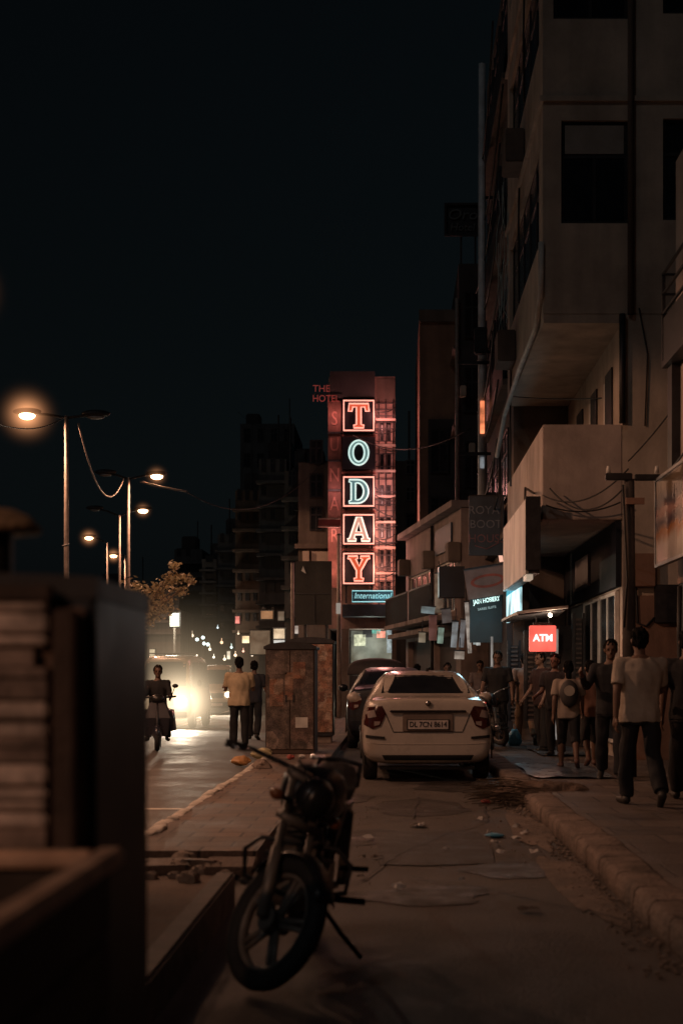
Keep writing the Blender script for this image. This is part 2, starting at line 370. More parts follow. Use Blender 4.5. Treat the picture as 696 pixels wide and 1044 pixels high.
lane_m = asphalt('lane_asphalt', (0.076, 0.063, 0.056), 0.25, 1.2)
sheet('service_lane', -1.12, 1.5, -3, 60, 0.0, lane_m, 12, 120, 0.012)
road_m = asphalt('road_asphalt', (0.085, 0.075, 0.068), 0.35, 0.8)
sheet('road', -16, -1.9, -3, 170, -0.012, road_m, 6, 60)
pave_m = asphalt('pavement_slabs', (0.12, 0.10, 0.09), 0.45, 1.0, (0.6, 0.6))
struct(MB().box(1.62, 4.6, 3, 36, -0.02, 0.115).build('pavement', pave_m))
# pavers of the raised parking strip
pav = asphalt('brick_pavers', (0.15, 0.105, 0.085), 0.25, 1.2, (0.40, 0.32))
struct(MB().box(-1.93, -0.98, 10.3, 44, -0.02, 0.12).build('raised_paving', pav))
dirt = asphalt('dirt_fill', (0.12, 0.08, 0.06), 0.1, 2.5)
struct(MB().box(-2.0, -1.09, 5.0, 10.26, -0.02, 0.035).build('dirt_bed', dirt))
def stones(name, x, y0, y1, wdt, h, step, m, jit=0.02, skip=()):
    mb = MB(); y = y0
    while y < y1:
        l = step * random.uniform(0.8, 1.1)
        if not any(a < y < b for a, b in skip):
            zz = h * random.uniform(0.88, 1.06); xx = x + random.uniform(-jit, jit)
            n = 14; rings = []
            for k in range(13):
                t = k / 12; yy = y + 0.003 + (l - 0.006) * t; e = 1 - 0.07 * (abs(t-0.5)*2)**14
                ring = []
                for q in range(n+1):
                    a = math.pi * q / n; cx = math.cos(a); sz = math.sin(a)
                    px = math.copysign(abs(cx)**0.42, cx) * wdt/2 * e; pz = sz**0.55 * zz * e
                    d = 0.034 * noise.noise(Vector((px*5+x, yy*3.3, pz*5))) + 0.012 * noise.noise(Vector((px*22+x, yy*18, pz*22)))
                    ring.append(Vector((xx + px + d, yy, pz - 0.03 + d)))
                rings.append(ring)
            mb.loft(rings, closed=True)
        y += l
    return struct(mb.build(name, m, None, True))
kerb_m = mat('kerb_concrete', (0.16, 0.12, 0.10), 0.95, 0, 0.6, 3, 0.9, 35)
def long_kerb(name, x, y0, y1, wdt, h, m, joint=.62, gap=None):
    mb = MB(); y = y0; rings = []; nj = y0 + joint
    while y < y1:
        if gap and gap[0] < y < gap[1]:
            if len(rings) > 1: mb.loft(rings)
            rings = []; y = gap[1]; nj = y + joint
        e = 0.0
        if y >= nj: e = .032; nj += joint*random.uniform(.85, 1.15)
        ring = []
        for q in range(15):
            a = math.pi*q/14; cx = math.cos(a); sz = math.sin(a); px_ = math.copysign(abs(cx)**.26, cx)*wdt/2; pz = sz**.30*h
            d = .018*noise.noise(Vector((px_*4, y*1.3, pz*4))) + .005*noise.noise(Vector((px_*14+7, y*9, pz*14))) + .007*noise.noise(Vector((px_*40, y*30, pz*40))) - e*(1 if sz > .2 else .3)
            ring.append(Vector((x + px_ + d*math.copysign(1, cx), y, pz - .03 + d)))
        rings.append(ring); y += .02 if y < 14 else .05
    mb.loft(rings); return struct(mb.build(name, m, None, True))
long_kerb('kerb', 1.55, 4.2, 36, .30, .185, kerb_m, .62, (15.2, 16.6))
stones('strip_kerb', -1.96, 10.35, 44, 0.15, 0.165, 0.55, mat('whitewashed_kerb', (0.50, 0.45, 0.40), 0.85, 0, 0.5, 6, 0.5, 40), 0.012)
struct(MB().box(-1.07, -0.95, 4.6, 8.6, -0.02, 0.20).build('kerb_upstand', concrete, None, False, 0.015))
paint = mat('worn_road_paint', (0.55, 0.50, 0.43), 0.7, 0, 0.5, 9)
sheet('road_marking', -4.2, -2.1, 14.9, 15.02, -0.008, paint)
mk = MB(); mk.add([(-5.5, 24, -0.007), (-5.38, 24, -0.007), (-7.0, 70, -0.007), (-7.15, 70, -0.007)], [[0,1,2,3]])
struct(mk.build('road_marking', paint))

# ------------------------------------------------------------------ helper: building
def wall_with_holes(mb, axis, c0, c1, a0, a1, z0, z1, holes):
    """slab between c0..c1 on the given axis, spanning a0..a1 and z0..z1, with rectangular openings (a,b,za,zb)"""
    A = sorted({a0, a1, *[h[0] for h in holes], *[h[1] for h in holes]}); Z = sorted({z0, z1, *[h[2] for h in holes], *[h[3] for h in holes]})
    for i in range(len(A)-1):
        run = None
        for j in range(len(Z)-1):
            am, zm = (A[i]+A[i+1])/2, (Z[j]+Z[j+1])/2
            solid = not any(h[0] < am < h[1] and h[2] < zm < h[3] for h in holes)
            if solid:
                if run is None: run = Z[j]
            if run is not None and (not solid or j == len(Z)-2):
                top = Z[j] if not solid else Z[j+1]
                if axis == 'y': mb.box(A[i], A[i+1], c0, c1, run, top)
                else: mb.box(c0, c1, A[i], A[i+1], run, top)
                run = None
def window(parent, axis, c, a0, a1, z0, z1, fm, gm, mull=2, trans=True, depth=0.06, bars=0, label=None):
    """frame (part) with its pane (sub-part); c = plane of the frame"""
    t = 0.05; mb = MB()
    def bx(u0, u1, w0, w1, d0=0.0, d1=depth):
        if axis == 'y': mb.box(u0, u1, c+d0, c+d1, w0, w1)
        else: mb.box(c+d0, c+d1, u0, u1, w0, w1)
    bx(a0, a0+t, z0, z1); bx(a1-t, a1, z0, z1); bx(a0+t, a1-t, z0, z0+t); bx(a0+t, a1-t, z1-t, z1)
    for k in range(1, mull): 
        u = a0 + (a1-a0)*k/mull; bx(u-t/2, u+t/2, z0+t, z1-t, 0.004, depth-0.004)
    if trans: 
        zz = z0 + (z1-z0)*0.66; bx(a0+t, a1-t, zz-t/2, zz+t/2, 0.002, depth-0.002)
    for k in range(bars):
        zz = z0 + (z1-z0)*(k+1)/(bars+1); bx(a0+t, a1-t, zz-0.01, zz+0.01, 0.01, 0.03)
    o = mb.build('window', fm, parent)
    if label: o['label'] = label
    g = MB()
    if axis == 'y': g.box(a0+t/2, a1-t/2, c+0.02, c+0.035, z0+t/2, z1-t/2)
    else: g.box(c+0.02, c+0.035, a0+t/2, a1-t/2, z0+t/2, z1-t/2)
    g.build('pane', gm, o)
    return o
def sag(p0, p1, s, n=16):
    p0, p1 = Vector(p0), Vector(p1); return [p0.lerp(p1, k/n) + Vector((0, 0, -4*s*(k/n)*(1-k/n))) for k in range(n+1)]
def wire(name, pts, r, label, group, m=None):
    o = MB().tube(pts, r, 6).build(name, m or cable_mat, None, True); return tag(o, label, 'cable', group)

# ------------------------------------------------------------------ main building on the right
B = thing('apartment_building', 'tall plaster building with projecting first floor balcony above the ATM sign', 'building', (3.5, 25, 0))
Y0, Y1, XF, XB = 21.7, 28.4, 2.29, 3.5
wl = MB()
wl.box(XB, 9, Y0, Y1, 0.0, 6.9)
wins = [(2.57, 3.59, 8.3, 9.87), (2.45, 3.59, 11.42, 13.0), (2.57, 3.59, 14.5, 16.0), (4.12, 4.6, 8.35, 9.9), (4.12, 4.6, 11.5, 13.0)]
wall_with_holes(wl, 'y', Y0, Y0+0.22, XF, 9, 6.92, 17.5, wins)
strips = [(22.3, 27.9, 8.15, 9.75), (22.3, 27.9, 11.3, 12.9), (22.3, 27.9, 14.4, 16.0)]
wall_with_holes(wl, 'x', XF+0.003, XF+0.22, Y0+0.22, Y1, 6.92, 17.5, strips)
wl.box(XF+0.22, 9, Y1-0.2, Y1-0.003, 6.92, 17.5)
wl.box(XF+0.01, 9, Y0+0.01, Y1-0.01, 6.78, 6.917)                      # ceiling of the loggia
for z in (10.15, 13.3): wl.box(XF-0.05, 9, Y0-0.05, Y1-0.02, z, z+0.08)  # string courses
wl.build('wall', plaster, B, False, 0)
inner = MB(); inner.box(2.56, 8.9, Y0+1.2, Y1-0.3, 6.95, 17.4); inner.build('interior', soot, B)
pp = MB(); pp.box(XF, XB-0.003, Y0, Y0+0.14, 3.78, 5.23); pp.box(XF, XF+0.14, Y0+0.14, Y1, 3.78, 5.23); pp.box(XF+0.14, XB-0.003, Y1-0.14, Y1-0.002, 3.78, 5.23); pp.box(XF+0.14, XB-0.003, Y0+0.14, Y1-0.14, 3.80, 3.93)
pp.build('balcony', plaster_pink, B, False, 0.012)
for h in wins[:3]: 
    window(B, 'y', Y0+0.06, *h, dark_metal, glass_dark, 2)
    zz = h[2] + (h[3]-h[2])*0.66
    MB().box(h[0]+0.06, h[1]-0.06, Y0+0.045, Y0+0.06, zz+0.04, h[3]-0.06).build('window_blind', mat('grey_blind', (.26,.24,.22), .8, 0, .2, 3), B)
for h in wins[3:]: window(B, 'y', Y0+0.06, *h, dark_metal, glass_dark, 1)
for h in strips: window(B, 'x', XF+0.07, *h, dark_metal, glass_dark, 5)
# doors of the loggia on the back wall
for (a, b) in ((22.6, 23.3), (24.3, 25.0), (26.1, 26.9)):
    d = MB().box(XB-0.03, XB-0.004, a, b, 3.95, 6.3).build('door', dark_metal, B); MB().box(XB-0.05, XB-0.032, a+0.06, a+0.1, 4.9, 5.05).build('handle', chrome, d)
    MB().box(XB-0.02, XB-0.005, b+0.05, b+0.2, 4.6, 6.2).build('shutter', white_frame, B)
MB().tube([(3.49, Y0-0.06, 5.24), (3.49, Y0-0.06, 6.9)], 0.05, 10).build('drainpipe', dark_metal, B, True)
MB().tube([(XF-0.03, Y0-0.03, 8.0), (XF-0.03, Y0-0.02, 7.2), (XF-0.04, Y0+0.6, 6.86), (XF-0.05, Y0+3.5, 6.82), (XF-0.08, Y1-0.3, 6.55), (XF-0.15, Y1+0.8, 5.9)], 0.045, 8).build('pale_conduit', white_frame, B, True)  # pale tube: the hanging cable, and the lit beam edge painted on
# fascia and shop windows under the balcony
fa = MB().box(XB-0.09, XB-0.004, Y0+0.05, Y1-0.05, 2.76, 3.76).build('fascia', mat('black_fascia', (0.010, 0.013, 0.02), 0.7, 0, 0.4, 2, spec=.2), B)
MB().box(XB-0.13, XB-0.094, 24.6, 26.3, 2.95, 3.5).build('fascia_panel', mat('dull_grey_panel', (0.06, 0.06, 0.07), 0.5), fa)
for (a, b) in ((21.95, 23.7), (23.78, 25.6)): window(B, 'x', XB-0.075, a, b, 0.35, 2.70, white_frame, glass_dark, 2, False, 0.07)
MB().box(XB-0.07, XB-0.004, 25.7, 28.3, 0.12, 2.7).build('shop_door', soot, B)
# pillar clutter
MB().box(3.62, 3.98, Y0-0.16, Y0-0.003, 2.75, 3.25).build('meter_box', plaster_brown, B, False, 0.01)
MB().box(3.98, 4.35, Y0-0.13, Y0-0.003, 2.2, 2.78).build('junction_box', dark_metal, B, False, 0.01)
MB().tube([(3.7, Y0-0.05, 2.75), (3.72, Y0-0.05, 2.2), (3.85, Y0-0.06, 2.15), (4.0, Y0-0.05, 2.3)], 0.018, 6).build('cable_loop', cable_mat, B, True)
MB().tube([(3.84, Y0-0.03, 5.2), (3.88, Y0-0.03, 6.3), (3.75, Y0-0.03, 7.0)], 0.012, 6).build('crack_cable', cable_mat, B, True)
MB().box(XB+0.003, 4.9, Y0-0.03, Y0-0.003, 0.1, 2.62).build('painted_dado', plaster_brown, B)

for (z, y) in ((10.3, 24.6), (7.25, 26.4), (13.5, 23.6)):
    ac = MB().box(XF-.34, XF-.004, y, y+.85, z, z+.58).build('air_conditioner', plaster_dark, B, False, .02); MB().tube([(XF-.02, y+.9, z+.1), (XF-.03, y+1.0, z-1.0), (XF-.02, y+1.0, z-2.2)], .018, 6).build('hose', cable_mat, ac, True)
MB().tube([(3.62, Y0-.05, 6.9), (3.62, Y0-.05, 17.4)], .05, 10).build('drainpipe', plaster_dark, B, True)
# wires strung over the facade
def w3(n, a, b, s, r=0.012): wire('overhead_wire', sag(a, b, s), r, n, 'wires slung across the plaster building')
w3('thin black wire slung across the lower balcony front', at(553, 505, 21.5), at(640, 478, 20.0), 0.25)
w3('thin black wire slung across the lower balcony front', at(560, 498, 21.5), at(640, 492, 20.0), 0.35)
w3('thin black wire slung across the lower balcony front', at(556, 515, 21.6), at(632, 512, 21.5), 0.12)
w3('black wire rising from the street pole bracket towards the right', at(672, 487, 18.0), at(720, 420, 15), 0.1, 0.014)
w3('long wire crossing the plaster wall above the pole bracket', at(640, 470, 20), at(720, 365, 18), 0.08)
w3('level wire across the loggia opening and plaster wall', at(520, 404, 27.5), at(700, 396, 21.2), 0.1, 0.012)

# ------------------------------------------------------------------ nearer building at the right edge
B0 = thing('corner_building', 'orange lit plaster building at right edge with railed balcony', 'building', (3.65, 14, 0))
MB().box(3.62, 9, 8, 18.0, 0, 2.55).build('shop_front', soot, B0)
MB().box(3.58, 9, 8, 18.0, 4.0, 7.9).build('wall', plaster_pink, B0)
MB().box(3.60, 9, 8, 18.0, 2.552, 3.998).build('beam', plaster_brown, B0)
bl = MB(); bl.box(3.4, 3.575, 14, 18.0, 5.28, 5.36)
for z in (5.95, 6.2, 6.45): bl.box(3.4, 3.43, 14, 18.0, z, z+0.03)
for y in (14, 15.3, 16.6, 17.97): bl.box(3.4, 3.44, y-0.02, y+0.03, 5.36, 6.48)
bl.box(3.4, 3.57, 17.97, 18.0, 6.45, 6.48); bl.box(3.4, 3.57, 17.97, 18.0, 6.2, 6.23); bl.box(3.4, 3.57, 17.97, 18.0, 5.95, 5.98)
bl.box(3.41, 3.43, 14.05, 17.95, 5.36, 5.9); bl.box(3.43, 3.57, 17.96, 17.98, 5.36, 5.9)
bl.build('railing', dark_metal, B0)
MB().box(3.47, 3.575, 17.7, 17.98, 4.0, 5.275).build('pillar', dark_metal, B0)
MB().tube([(3.55, 17.6, 2.5), (3.5, 17.4, 1.9), (3.53, 17.5, 1.4), (3.5, 17.3, 0.9)], 0.03, 8).build('hanging_cable', cable_mat, B0, True)
for k in range(7):
    MB().box(3.5, 3.615, 15.2 + k*0.38, 15.5 + k*0.38, 0.25 + 0.12*(k % 3), 1.2 + 0.3*(k % 2)).build('display_rack', mat('rack_goods', (0.10, 0.07, 0.05), 0.6, 0, 0.8, 9), B0, False, 0.01)
sg = thing('shop_signboard', 'glossy vinyl shop signboard with light streaks at right edge', 'signboard', (3.35, 16.5, 3.3))
def vinyl():
    m = bpy.data.materials.new('glossy_vinyl'); m.use_nodes = True; nt = m.node_tree; b = nt.nodes['Principled BSDF']; L = nt.links.new
    tc = nt.nodes.new('ShaderNodeTexCoord'); s = nt.nodes.new('ShaderNodeSeparateXYZ'); L(tc.outputs['Object'], s.inputs[0])
    n = nt.nodes.new('ShaderNodeTexNoise'); n.inputs['Scale'].default_value = 2.5; L(tc.outputs['Object'], n.inputs['Vector'])
    a = nt.nodes.new('ShaderNodeMath'); a.operation = 'MULTIPLY_ADD'; a.inputs[1].default_value = 0.25; L(n.outputs['Fac'], a.inputs[0]); L(s.outputs[2], a.inputs[2])
    r = nt.nodes.new('ShaderNodeMapRange'); r.inputs[1].default_value = -0.5; r.inputs[2].default_value = 0.7; L(a.outputs[0], r.inputs[0])
    c = nt.nodes.new('ShaderNodeValToRGB'); c.color_ramp.interpolation = 'EASE'; el = c.color_ramp.elements
    P = [(0, (.30,.28,.26)), (.28, (.42,.38,.34)), (.42, (.30,.13,.05)), (.5, (.05,.04,.06)), (.62, (.28,.16,.14)), (.72, (.05,.05,.07)), (.9, (.14,.10,.06)), (1, (.05,.045,.04))]  # streaks are lamp reflections painted into the base colour
    while len(el) < len(P): el.new(.5)
    for q, (p, k) in zip(el, P): q.position = p; q.color = (*k, 1)
    L(r.outputs[0], c.inputs[0]); L(c.outputs[0], b.inputs['Base Color']); b.inputs['Roughness'].default_value = 0.22
    return m
MB().box(3.33, 3.37, 14.6, 18.0, 2.8, 3.84).build('panel', vinyl(), sg)
fr = MB(); fr.box(3.315, 3.385, 14.6, 18.02, 2.76, 2.797); fr.box(3.315, 3.385, 14.6, 18.02, 3.843, 3.88); fr.box(3.315, 3.385, 18.003, 18.04, 2.797, 3.843); fr.build('frame', grey_metal, sg)
MB().box(3.388, 3.578, 15, 15.1, 3.2, 3.3).box(3.388, 3.578, 17.4, 17.5, 3.2, 3.3).build('bracket', dark_metal, sg)

# ------------------------------------------------------------------ signs along the right frontage
s = thing('lightbox_sign', 'blank white lightbox sign with dark end face below the balcony', 'sign', (2.1, 23.5, 3.6))
MB().box(1.99, 2.03, 21.3, 25.6, 2.92, 4.05).build('face', mat('grimy_white_acrylic', (0.62, 0.60, 0.56), 0.5, 0, 0.4, 0.9, 0, 40, 0.55), s)
MB().box(2.033, 2.20, 21.3, 25.6, 2.93, 4.04).build('casing', black_plastic, s)
MB().box(1.985, 2.21, 21.27, 21.297, 2.98, 4.08).build('end_plate', dark_metal, s)
MB().box(2.0, 2.1, 21.3, 21.8, 2.84, 2.915).build('tube_lamp', emit('faint_tube', (1, 0.8, 0.6), 0.35), s)
MB().tube([(2.0, 21.5, 4.05), (2.05, 22.0, 4.3), (2.28, 23, 4.35)], 0.02, 6).tube([(2.0, 25.4, 4.0), (2.28, 25.6, 4.1)], 0.02, 6).build('stay', dark_metal, s)
s = thing('shop_fascia_sign', 'teal and white lit shop sign under the blank white lightbox', 'sign', (2.2, 26.9, 3.0))
MB().box(2.26, 2.3, 25.3, 28.3, 2.98, 3.4).build('teal_band', emit('teal_sign', (0.03, 0.34, 0.46), 0.95, 0.7, 3), s)
MB().box(2.26, 2.3, 25.3, 28.3, 2.45, 2.975).build('white_band', emit('pale_sign', (0.50, 0.80, 0.85), 1.15, 0.7, 1.8), s)
MB().box(2.303, 2.42, 25.3, 28.3, 2.45, 3.4).build('casing', black_plastic, s)
text_mb('FASHION', 0.34, 0.004, T(2.255, 26.8, 3.2) @ RZ(R(-90)), sx=1.2).build('lettering', emit('white_letter', (0.8, 1, 1), 0.9), s)
lamp('sign_light', 'POINT', (1.9, 26.9, 2.75), 24, (0.45, 0.85, 1.0), s, 0.3)
s = thing('shop_name_sign', 'black shop sign with glowing white capitals beside the red oval banner', 'sign', (2.0, 30, 2.9))
MB().box(1.62, 2.38, 29.9, 29.96, 2.1, 3.22).build('panel', mat('slate_panel', (0.02, 0.032, 0.036), 0.4), s)
text_mb('JAIN HOSIERY', 0.135, 0.004, T(1.94, 29.45, 2.96) @ Matrix.Rotation(R(-9), 4, 'Y'), sx=.66, bold=0.002).build('lettering', emit('cool_white_letters', (0.66, 0.95, 0.9), 1.6, .5, 9), s)
text_mb('SAREE SUITS', 0.07, 0.004, T(1.95, 29.45, 2.80) @ Matrix.Rotation(R(-9), 4, 'Y')).build('small_lettering', emit('dim_letters', (0.6, 0.85, 0.85), 0.5), s)
s = thing('shop_banner', 'tilted faded banner with a red oval emblem above glowing shop name', 'banner', (2.0, 30.4, 3.35))
bm_ = T(1.98, 29.6, 3.36) @ Matrix.Rotation(R(-9), 4, 'Y')
MB().box(-0.46, 0.46, 0, 0.02, -0.31, 0.31).xf(bm_).build('cloth', mat('faded_grey_cloth', (0.20, 0.15, 0.14), 0.85, 0, 0.3, 3), s)
ov = [(0.36*math.cos(t*math.pi/16), 0.14*math.sin(t*math.pi/16)) for t in range(32)]; ov2 = [(0.29*math.cos(t*math.pi/16), 0.09*math.sin(t*math.pi/16)) for t in range(32)]
MB().poly(ov, [ov2], bm_ @ T(0, -0.006, 0.02)).build('oval_emblem', mat('dull_red_print', (0.26, 0.07, 0.05), 0.8), s)
MB().box(-0.47, 0.47, -0.03, -0.003, 0.31, 0.34).xf(bm_).build('batten', dark_metal, s)
MB().box(0.30, 0.38, -0.06, -0.032, 0.36, 0.50).xf(bm_).build('bulb_box', emit('peach_bulb', (1, 0.55, 0.4), 0.9), s)
s = thing('hanging_sign', 'unlit dark hanging sign reading ROYAL BOOT HOUSE in faint letters', 'sign', (1.95, 29.6, 4.5))
MB().box(1.58, 2.30, 29.5, 29.6, 3.9, 5.12).build('panel', mat('sooty_sign_board', (0.022, 0.024, 0.028), 0.6, 0, 0.5, 3), s)
fl = mat('faded_letter_paint', (0.11, 0.10, 0.10), 0.7, 0, 0.4, 7); fr_ = mat('faded_red_paint', (0.13, 0.05, 0.045), 0.7, 0, 0.4, 7)
text_mb('ROYAL', 0.24, 0.004, T(1.95, 29.49, 4.83)).build('lettering', fl, s)
text_mb('BOOT', 0.24, 0.004, T(1.93, 29.49, 4.54)).build('lettering', fl, s)
text_mb('HOUSE', 0.24, 0.004, T(1.95, 29.49, 4.24)).build('lettering', fr_, s)
MB().tube([(1.7, 29.49, 4.1), (1.95, 29.49, 4.03), (2.2, 29.49, 4.16)], 0.012, 6).build('swash', fr_, s)
MB().box(1.60, 2.36, 29.62, 29.66, 5.13, 5.17).build('bracket', dark_metal, s)
# ATM
s = thing('atm_sign', 'small glowing red lightbox sign with white letters ATM', 'sign', (2.37, 22.5, 2.0))
MB().box(2.16, 2.58, 22.45, 22.58, 1.78, 2.19).build('face', emit('atm_red', (1.0, 0.15, 0.11), 0.95, 0.3, 3), s, False, 0.012)
text_mb('ATM', 0.15, 0.004, T(2.37, 22.44, 1.99), bold=0.006).build('lettering', emit('atm_white', (1, 0.85, 0.8), 1.5), s)
MB().box(2.22, 2.52, 22.49, 22.54, 2.2, 2.24).box(2.26, 2.28, 22.5, 22.52, 2.24, 2.34).box(2.46, 2.48, 22.5, 22.52, 2.24, 2.34).build('hanger', dark_metal, s)
lamp('atm_glow', 'POINT', (2.37, 22.2, 1.98), 2.2, (1, 0.3, 0.2), s, 0.15)
s = thing('shop_canopy', 'pale metal canopy lit from beneath over the ATM sign', 'canopy', (2.5, 23, 2.4))
cn = MB(); cn.add([(1.95,22.3,2.37),(2.75,22.3,2.46),(2.95,25.5,2.46),(1.95,25.5,2.37),(1.95,22.3,2.41),(2.75,22.3,2.50),(2.95,25.5,2.50),(1.95,25.5,2.41)], [[3,2,1,0],[4,5,6,7],[0,1,5,4],[1,2,6,5],[2,3,7,6],[3,0,4,7]])
cn.build('sheet', white_frame, s)
ribs = MB()
for k in range(5): y = 22.35 + k*0.75; ribs.add([(1.97,y,2.345),(2.74,y,2.43),(2.74,y+0.04,2.43),(1.97,y+0.04,2.345),(1.97,y,2.368),(2.74,y,2.455),(2.74,y+0.04,2.455),(1.97,y+0.04,2.368)], [[3,2,1,0],[4,5,6,7],[0,1,5,4],[1,2,6,5],[2,3,7,6],[3,0,4,7]])
ribs.build('rib', dark_metal, s)
MB().ell((2.5, 22.6, 2.36), 0.035).build('bulb', emit('warm_bulb', (1, 0.72, 0.5), 9), s, True)
lamp('bulb_light', 'POINT', (2.5, 22.55, 2.29), 22, (1, 0.72, 0.5), s, 0.05)

# roller shutters with lit slat edges
sh_l = emit('lit_slats', (0.9, 0.62, 0.46), 0.055, 0.7, 4); 
slat_m = mat('worn_slat_paint', (.11, .085, .075), .6, .2, .6, 7)
def shutter(px0, px1, Y, z0, z1, label, red=False):
    x0, x1 = (px0-VX)*Y/F, (px1-VX)*Y/F
    t = thing('roller_shutter', label, 'shutter', ((x0+x1)/2, Y, z0), 0, 'roller shutters along the shops')
    MB().box(x0, x1, Y, Y+0.05, z0, z1).build('curtain', soot, t)
    sl = MB(); k = z0
    while k < z1: sl.box(x0+0.01, x1-0.01, Y-0.03, Y-0.002, k, k+0.035); k += 0.085
    sl.build('slat', slat_m, t)
    MB().box(x0-0.06, x0-0.003, Y-0.04, Y+0.06, z0, z1+0.1).box(x1+0.003, x1+0.05, Y-0.04, Y+0.06, z0, z1+0.1).build('guide_rail', dark_metal, t)
shutter(520, 528, 28.2, 0.5, 2.0, 'narrow ribbed shutter edge behind the two walkers left of ATM sign')
shutter(537, 544, 25.2, 0.6, 2.1, 'pale ribbed shutter edge just left of the ATM sign')
shutter(556, 561, 24.0, 0.15, 1.7, 'pink lit ribbed shutter edge below the ATM sign', True)
shutter(586, 593, 25.0, 0.5, 2.4, 'ribbed shutter beside the white framed shop window')
MB_ = MB().box(2.6, 3.4, 25.6, 25.7, 0.12, 2.3); tag(MB_.build('partition_panel', soot), 'dark partition panel behind the ATM canopy', 'panel')
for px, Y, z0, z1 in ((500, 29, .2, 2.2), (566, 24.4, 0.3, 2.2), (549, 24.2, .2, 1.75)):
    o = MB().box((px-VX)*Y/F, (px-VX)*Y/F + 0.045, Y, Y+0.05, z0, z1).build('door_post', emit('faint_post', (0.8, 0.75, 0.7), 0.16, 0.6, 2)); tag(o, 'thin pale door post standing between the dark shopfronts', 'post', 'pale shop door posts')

# ------------------------------------------------------------------ second building (dark) with cables and mast
B2 = thing('shop_house', 'dark tall shop house draped in cables beside the grey mast', 'building', (2.6, 31, 0))
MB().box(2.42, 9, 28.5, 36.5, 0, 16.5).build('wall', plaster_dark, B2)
for fl_ in range(4):
    z = 4.2 + fl_*3.1
    MB().box(2.22, 2.417, 28.8, 36.0, z, z+0.12).build('ledge', plaster_dark, B2)
    for k in range(3): window(B2, 'x', 2.35, 29.2+k*2.3, 30.8+k*2.3, z+0.9, z+2.3, dark_metal, glass_dark, 2)
    MB().box(2.23, 2.26, 28.9, 35.9, z+0.12, z+0.85).build('railing', dark_metal, B2)
MB().box(2.3, 2.415, 28.7, 36, 0.2, 3.6).build('shop_front', soot, B2)
for k in range(9):
    a = Vector((2.1 + random.uniform(-.1,.15), 28.6 + random.uniform(0, .3), 5 + k*1.2)); b = Vector((2.1, 34 + random.random()*2, 4.5 + k*1.05 + random.random()))
    wire('cable_bundle', sag(a, b, 0.3 + random.random()*0.4), 0.02, 'drooping black cable on the dark shop house beside the mast', 'cables on the dark shop house')
tinsel = MB()
for k in range(26):
    x = 2.06 + random.random()*.25; y = 28.2 - random.random()*.1; z = 9.0 + random.random()*2.2
    tinsel.tube([(x, y, z), (x+random.uniform(-.05,.05), y, z - 0.3 - random.random()*.5), (x+random.uniform(-.06,.06), y, z-0.9)], 0.007, 4)
tag(tinsel.build('frayed_banner', mat('pale_frayed_plastic', (0.30, 0.38, 0.38), 0.5)), 'frayed pale plastic banner hanging high on the building edge', 'banner')
mx_, my_ = 2.07, 33.0
ms = thing('steel_mast', 'tall grey steel mast bracketed to the dark shop house', 'mast', (mx_, my_, 5.4))
MB().tube([(mx_, my_, 5.4), (mx_, my_, 15.6)], [0.10, 0.08], 12).build('pole', mat('grey_mast_paint', (0.55, 0.58, 0.62), 0.5, 0.1, 0.25, 4), ms, True)
for z in (5.6, 8.9, 12.5): MB().box(mx_-.03, 2.418, my_+.10, my_+.16, z, z+.07).build('bracket', dark_metal, ms)
for z in (6.5, 8.6): MB().box(mx_-.55, mx_+.2, my_-.16, my_-.11, z, z+0.07).build('crossarm', dark_metal, ms)
MB().box(mx_-.2, mx_+.1, my_-.42, my_-.165, 8.8, 9.4).build('transformer_box', dark_metal, ms, False, 0.03)
MB().box(mx_-.05, mx_+.05, my_-.18, my_-.12, 7.0, 7.75).build('neon_panel', emit('orange_strip', (1, 0.28, 0.12), 1.0, 0.6, 4), ms)
MB().box(mx_-.05, mx_+.04, my_-.18, my_-.12, 6.2, 6.45).build('white_strip', emit('pale_strip', (0.7, 0.75, 0.8), 0.25, 0.6, 4), ms)

# ------------------------------------------------------------------ tower, block and pale house between hotel and mast
B4 = thing('narrow_tower', 'narrow dark tower block carrying a rooftop frame sign', 'building', (2.0, 42, 0))
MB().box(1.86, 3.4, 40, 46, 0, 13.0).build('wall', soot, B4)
for k in range(4): window(B4, 'y', 39.93, 2.0, 2.45, 4.6+k*2.1, 5.9+k*2.1, dark_metal, glass_dark, 2)
for k in range(3): MB().box(1.7, 1.857, 40, 44, 6.2+k*2.2, 6.3+k*2.2).build('ledge', plaster_dark, B4)
MB().tube([(1.8, 39.9, 3), (1.8, 39.9, 12)], 0.05, 8).build('drainpipe', pole_paint, B4, True)
for k in range(3): MB().box(1.88+k*.25, 2.05+k*.25, 39.6, 39.9, 9.2-k*1.6, 9.5-k*1.6).build('air_conditioner', plaster, B4, False, 0.02)
s = thing('rooftop_sign', 'unlit framed rooftop sign with curly lettering on the narrow tower', 'sign', (1.95, 40, 14.2))
fr = MB(); x0, x1, z0, z1 = 1.45, 2.45, 13.75, 14.68
fr.box(x0, x1, 39.9, 39.96, z0, z0+.06); fr.box(x0, x1, 39.9, 39.96, z1-.06, z1); fr.box(x0, x0+.06, 39.9, 39.96, z0+.06, z1-.06); fr.box(x1-.06, x1, 39.9, 39.96, z0+.06, z1-.06)
fr.build('frame', dark_metal, s)
MB().box(x0+.02, x1-.02, 39.97, 40.0, z0+.02, z1-.02).build('panel', mat('navy_board', (0.012, 0.016, 0.022), 0.6), s)
text_mb('Oro', 0.42, 0.004, T(1.95, 39.93, 14.35), shear=0.2, sx=1.15).build('lettering', mat('tarnished_letters', (0.10, 0.12, 0.13), 0.4), s)
text_mb('Hotel', 0.30, 0.004, T(1.95, 39.93, 14.0), shear=0.2).build('lettering', MATS['tarnished_letters'], s)
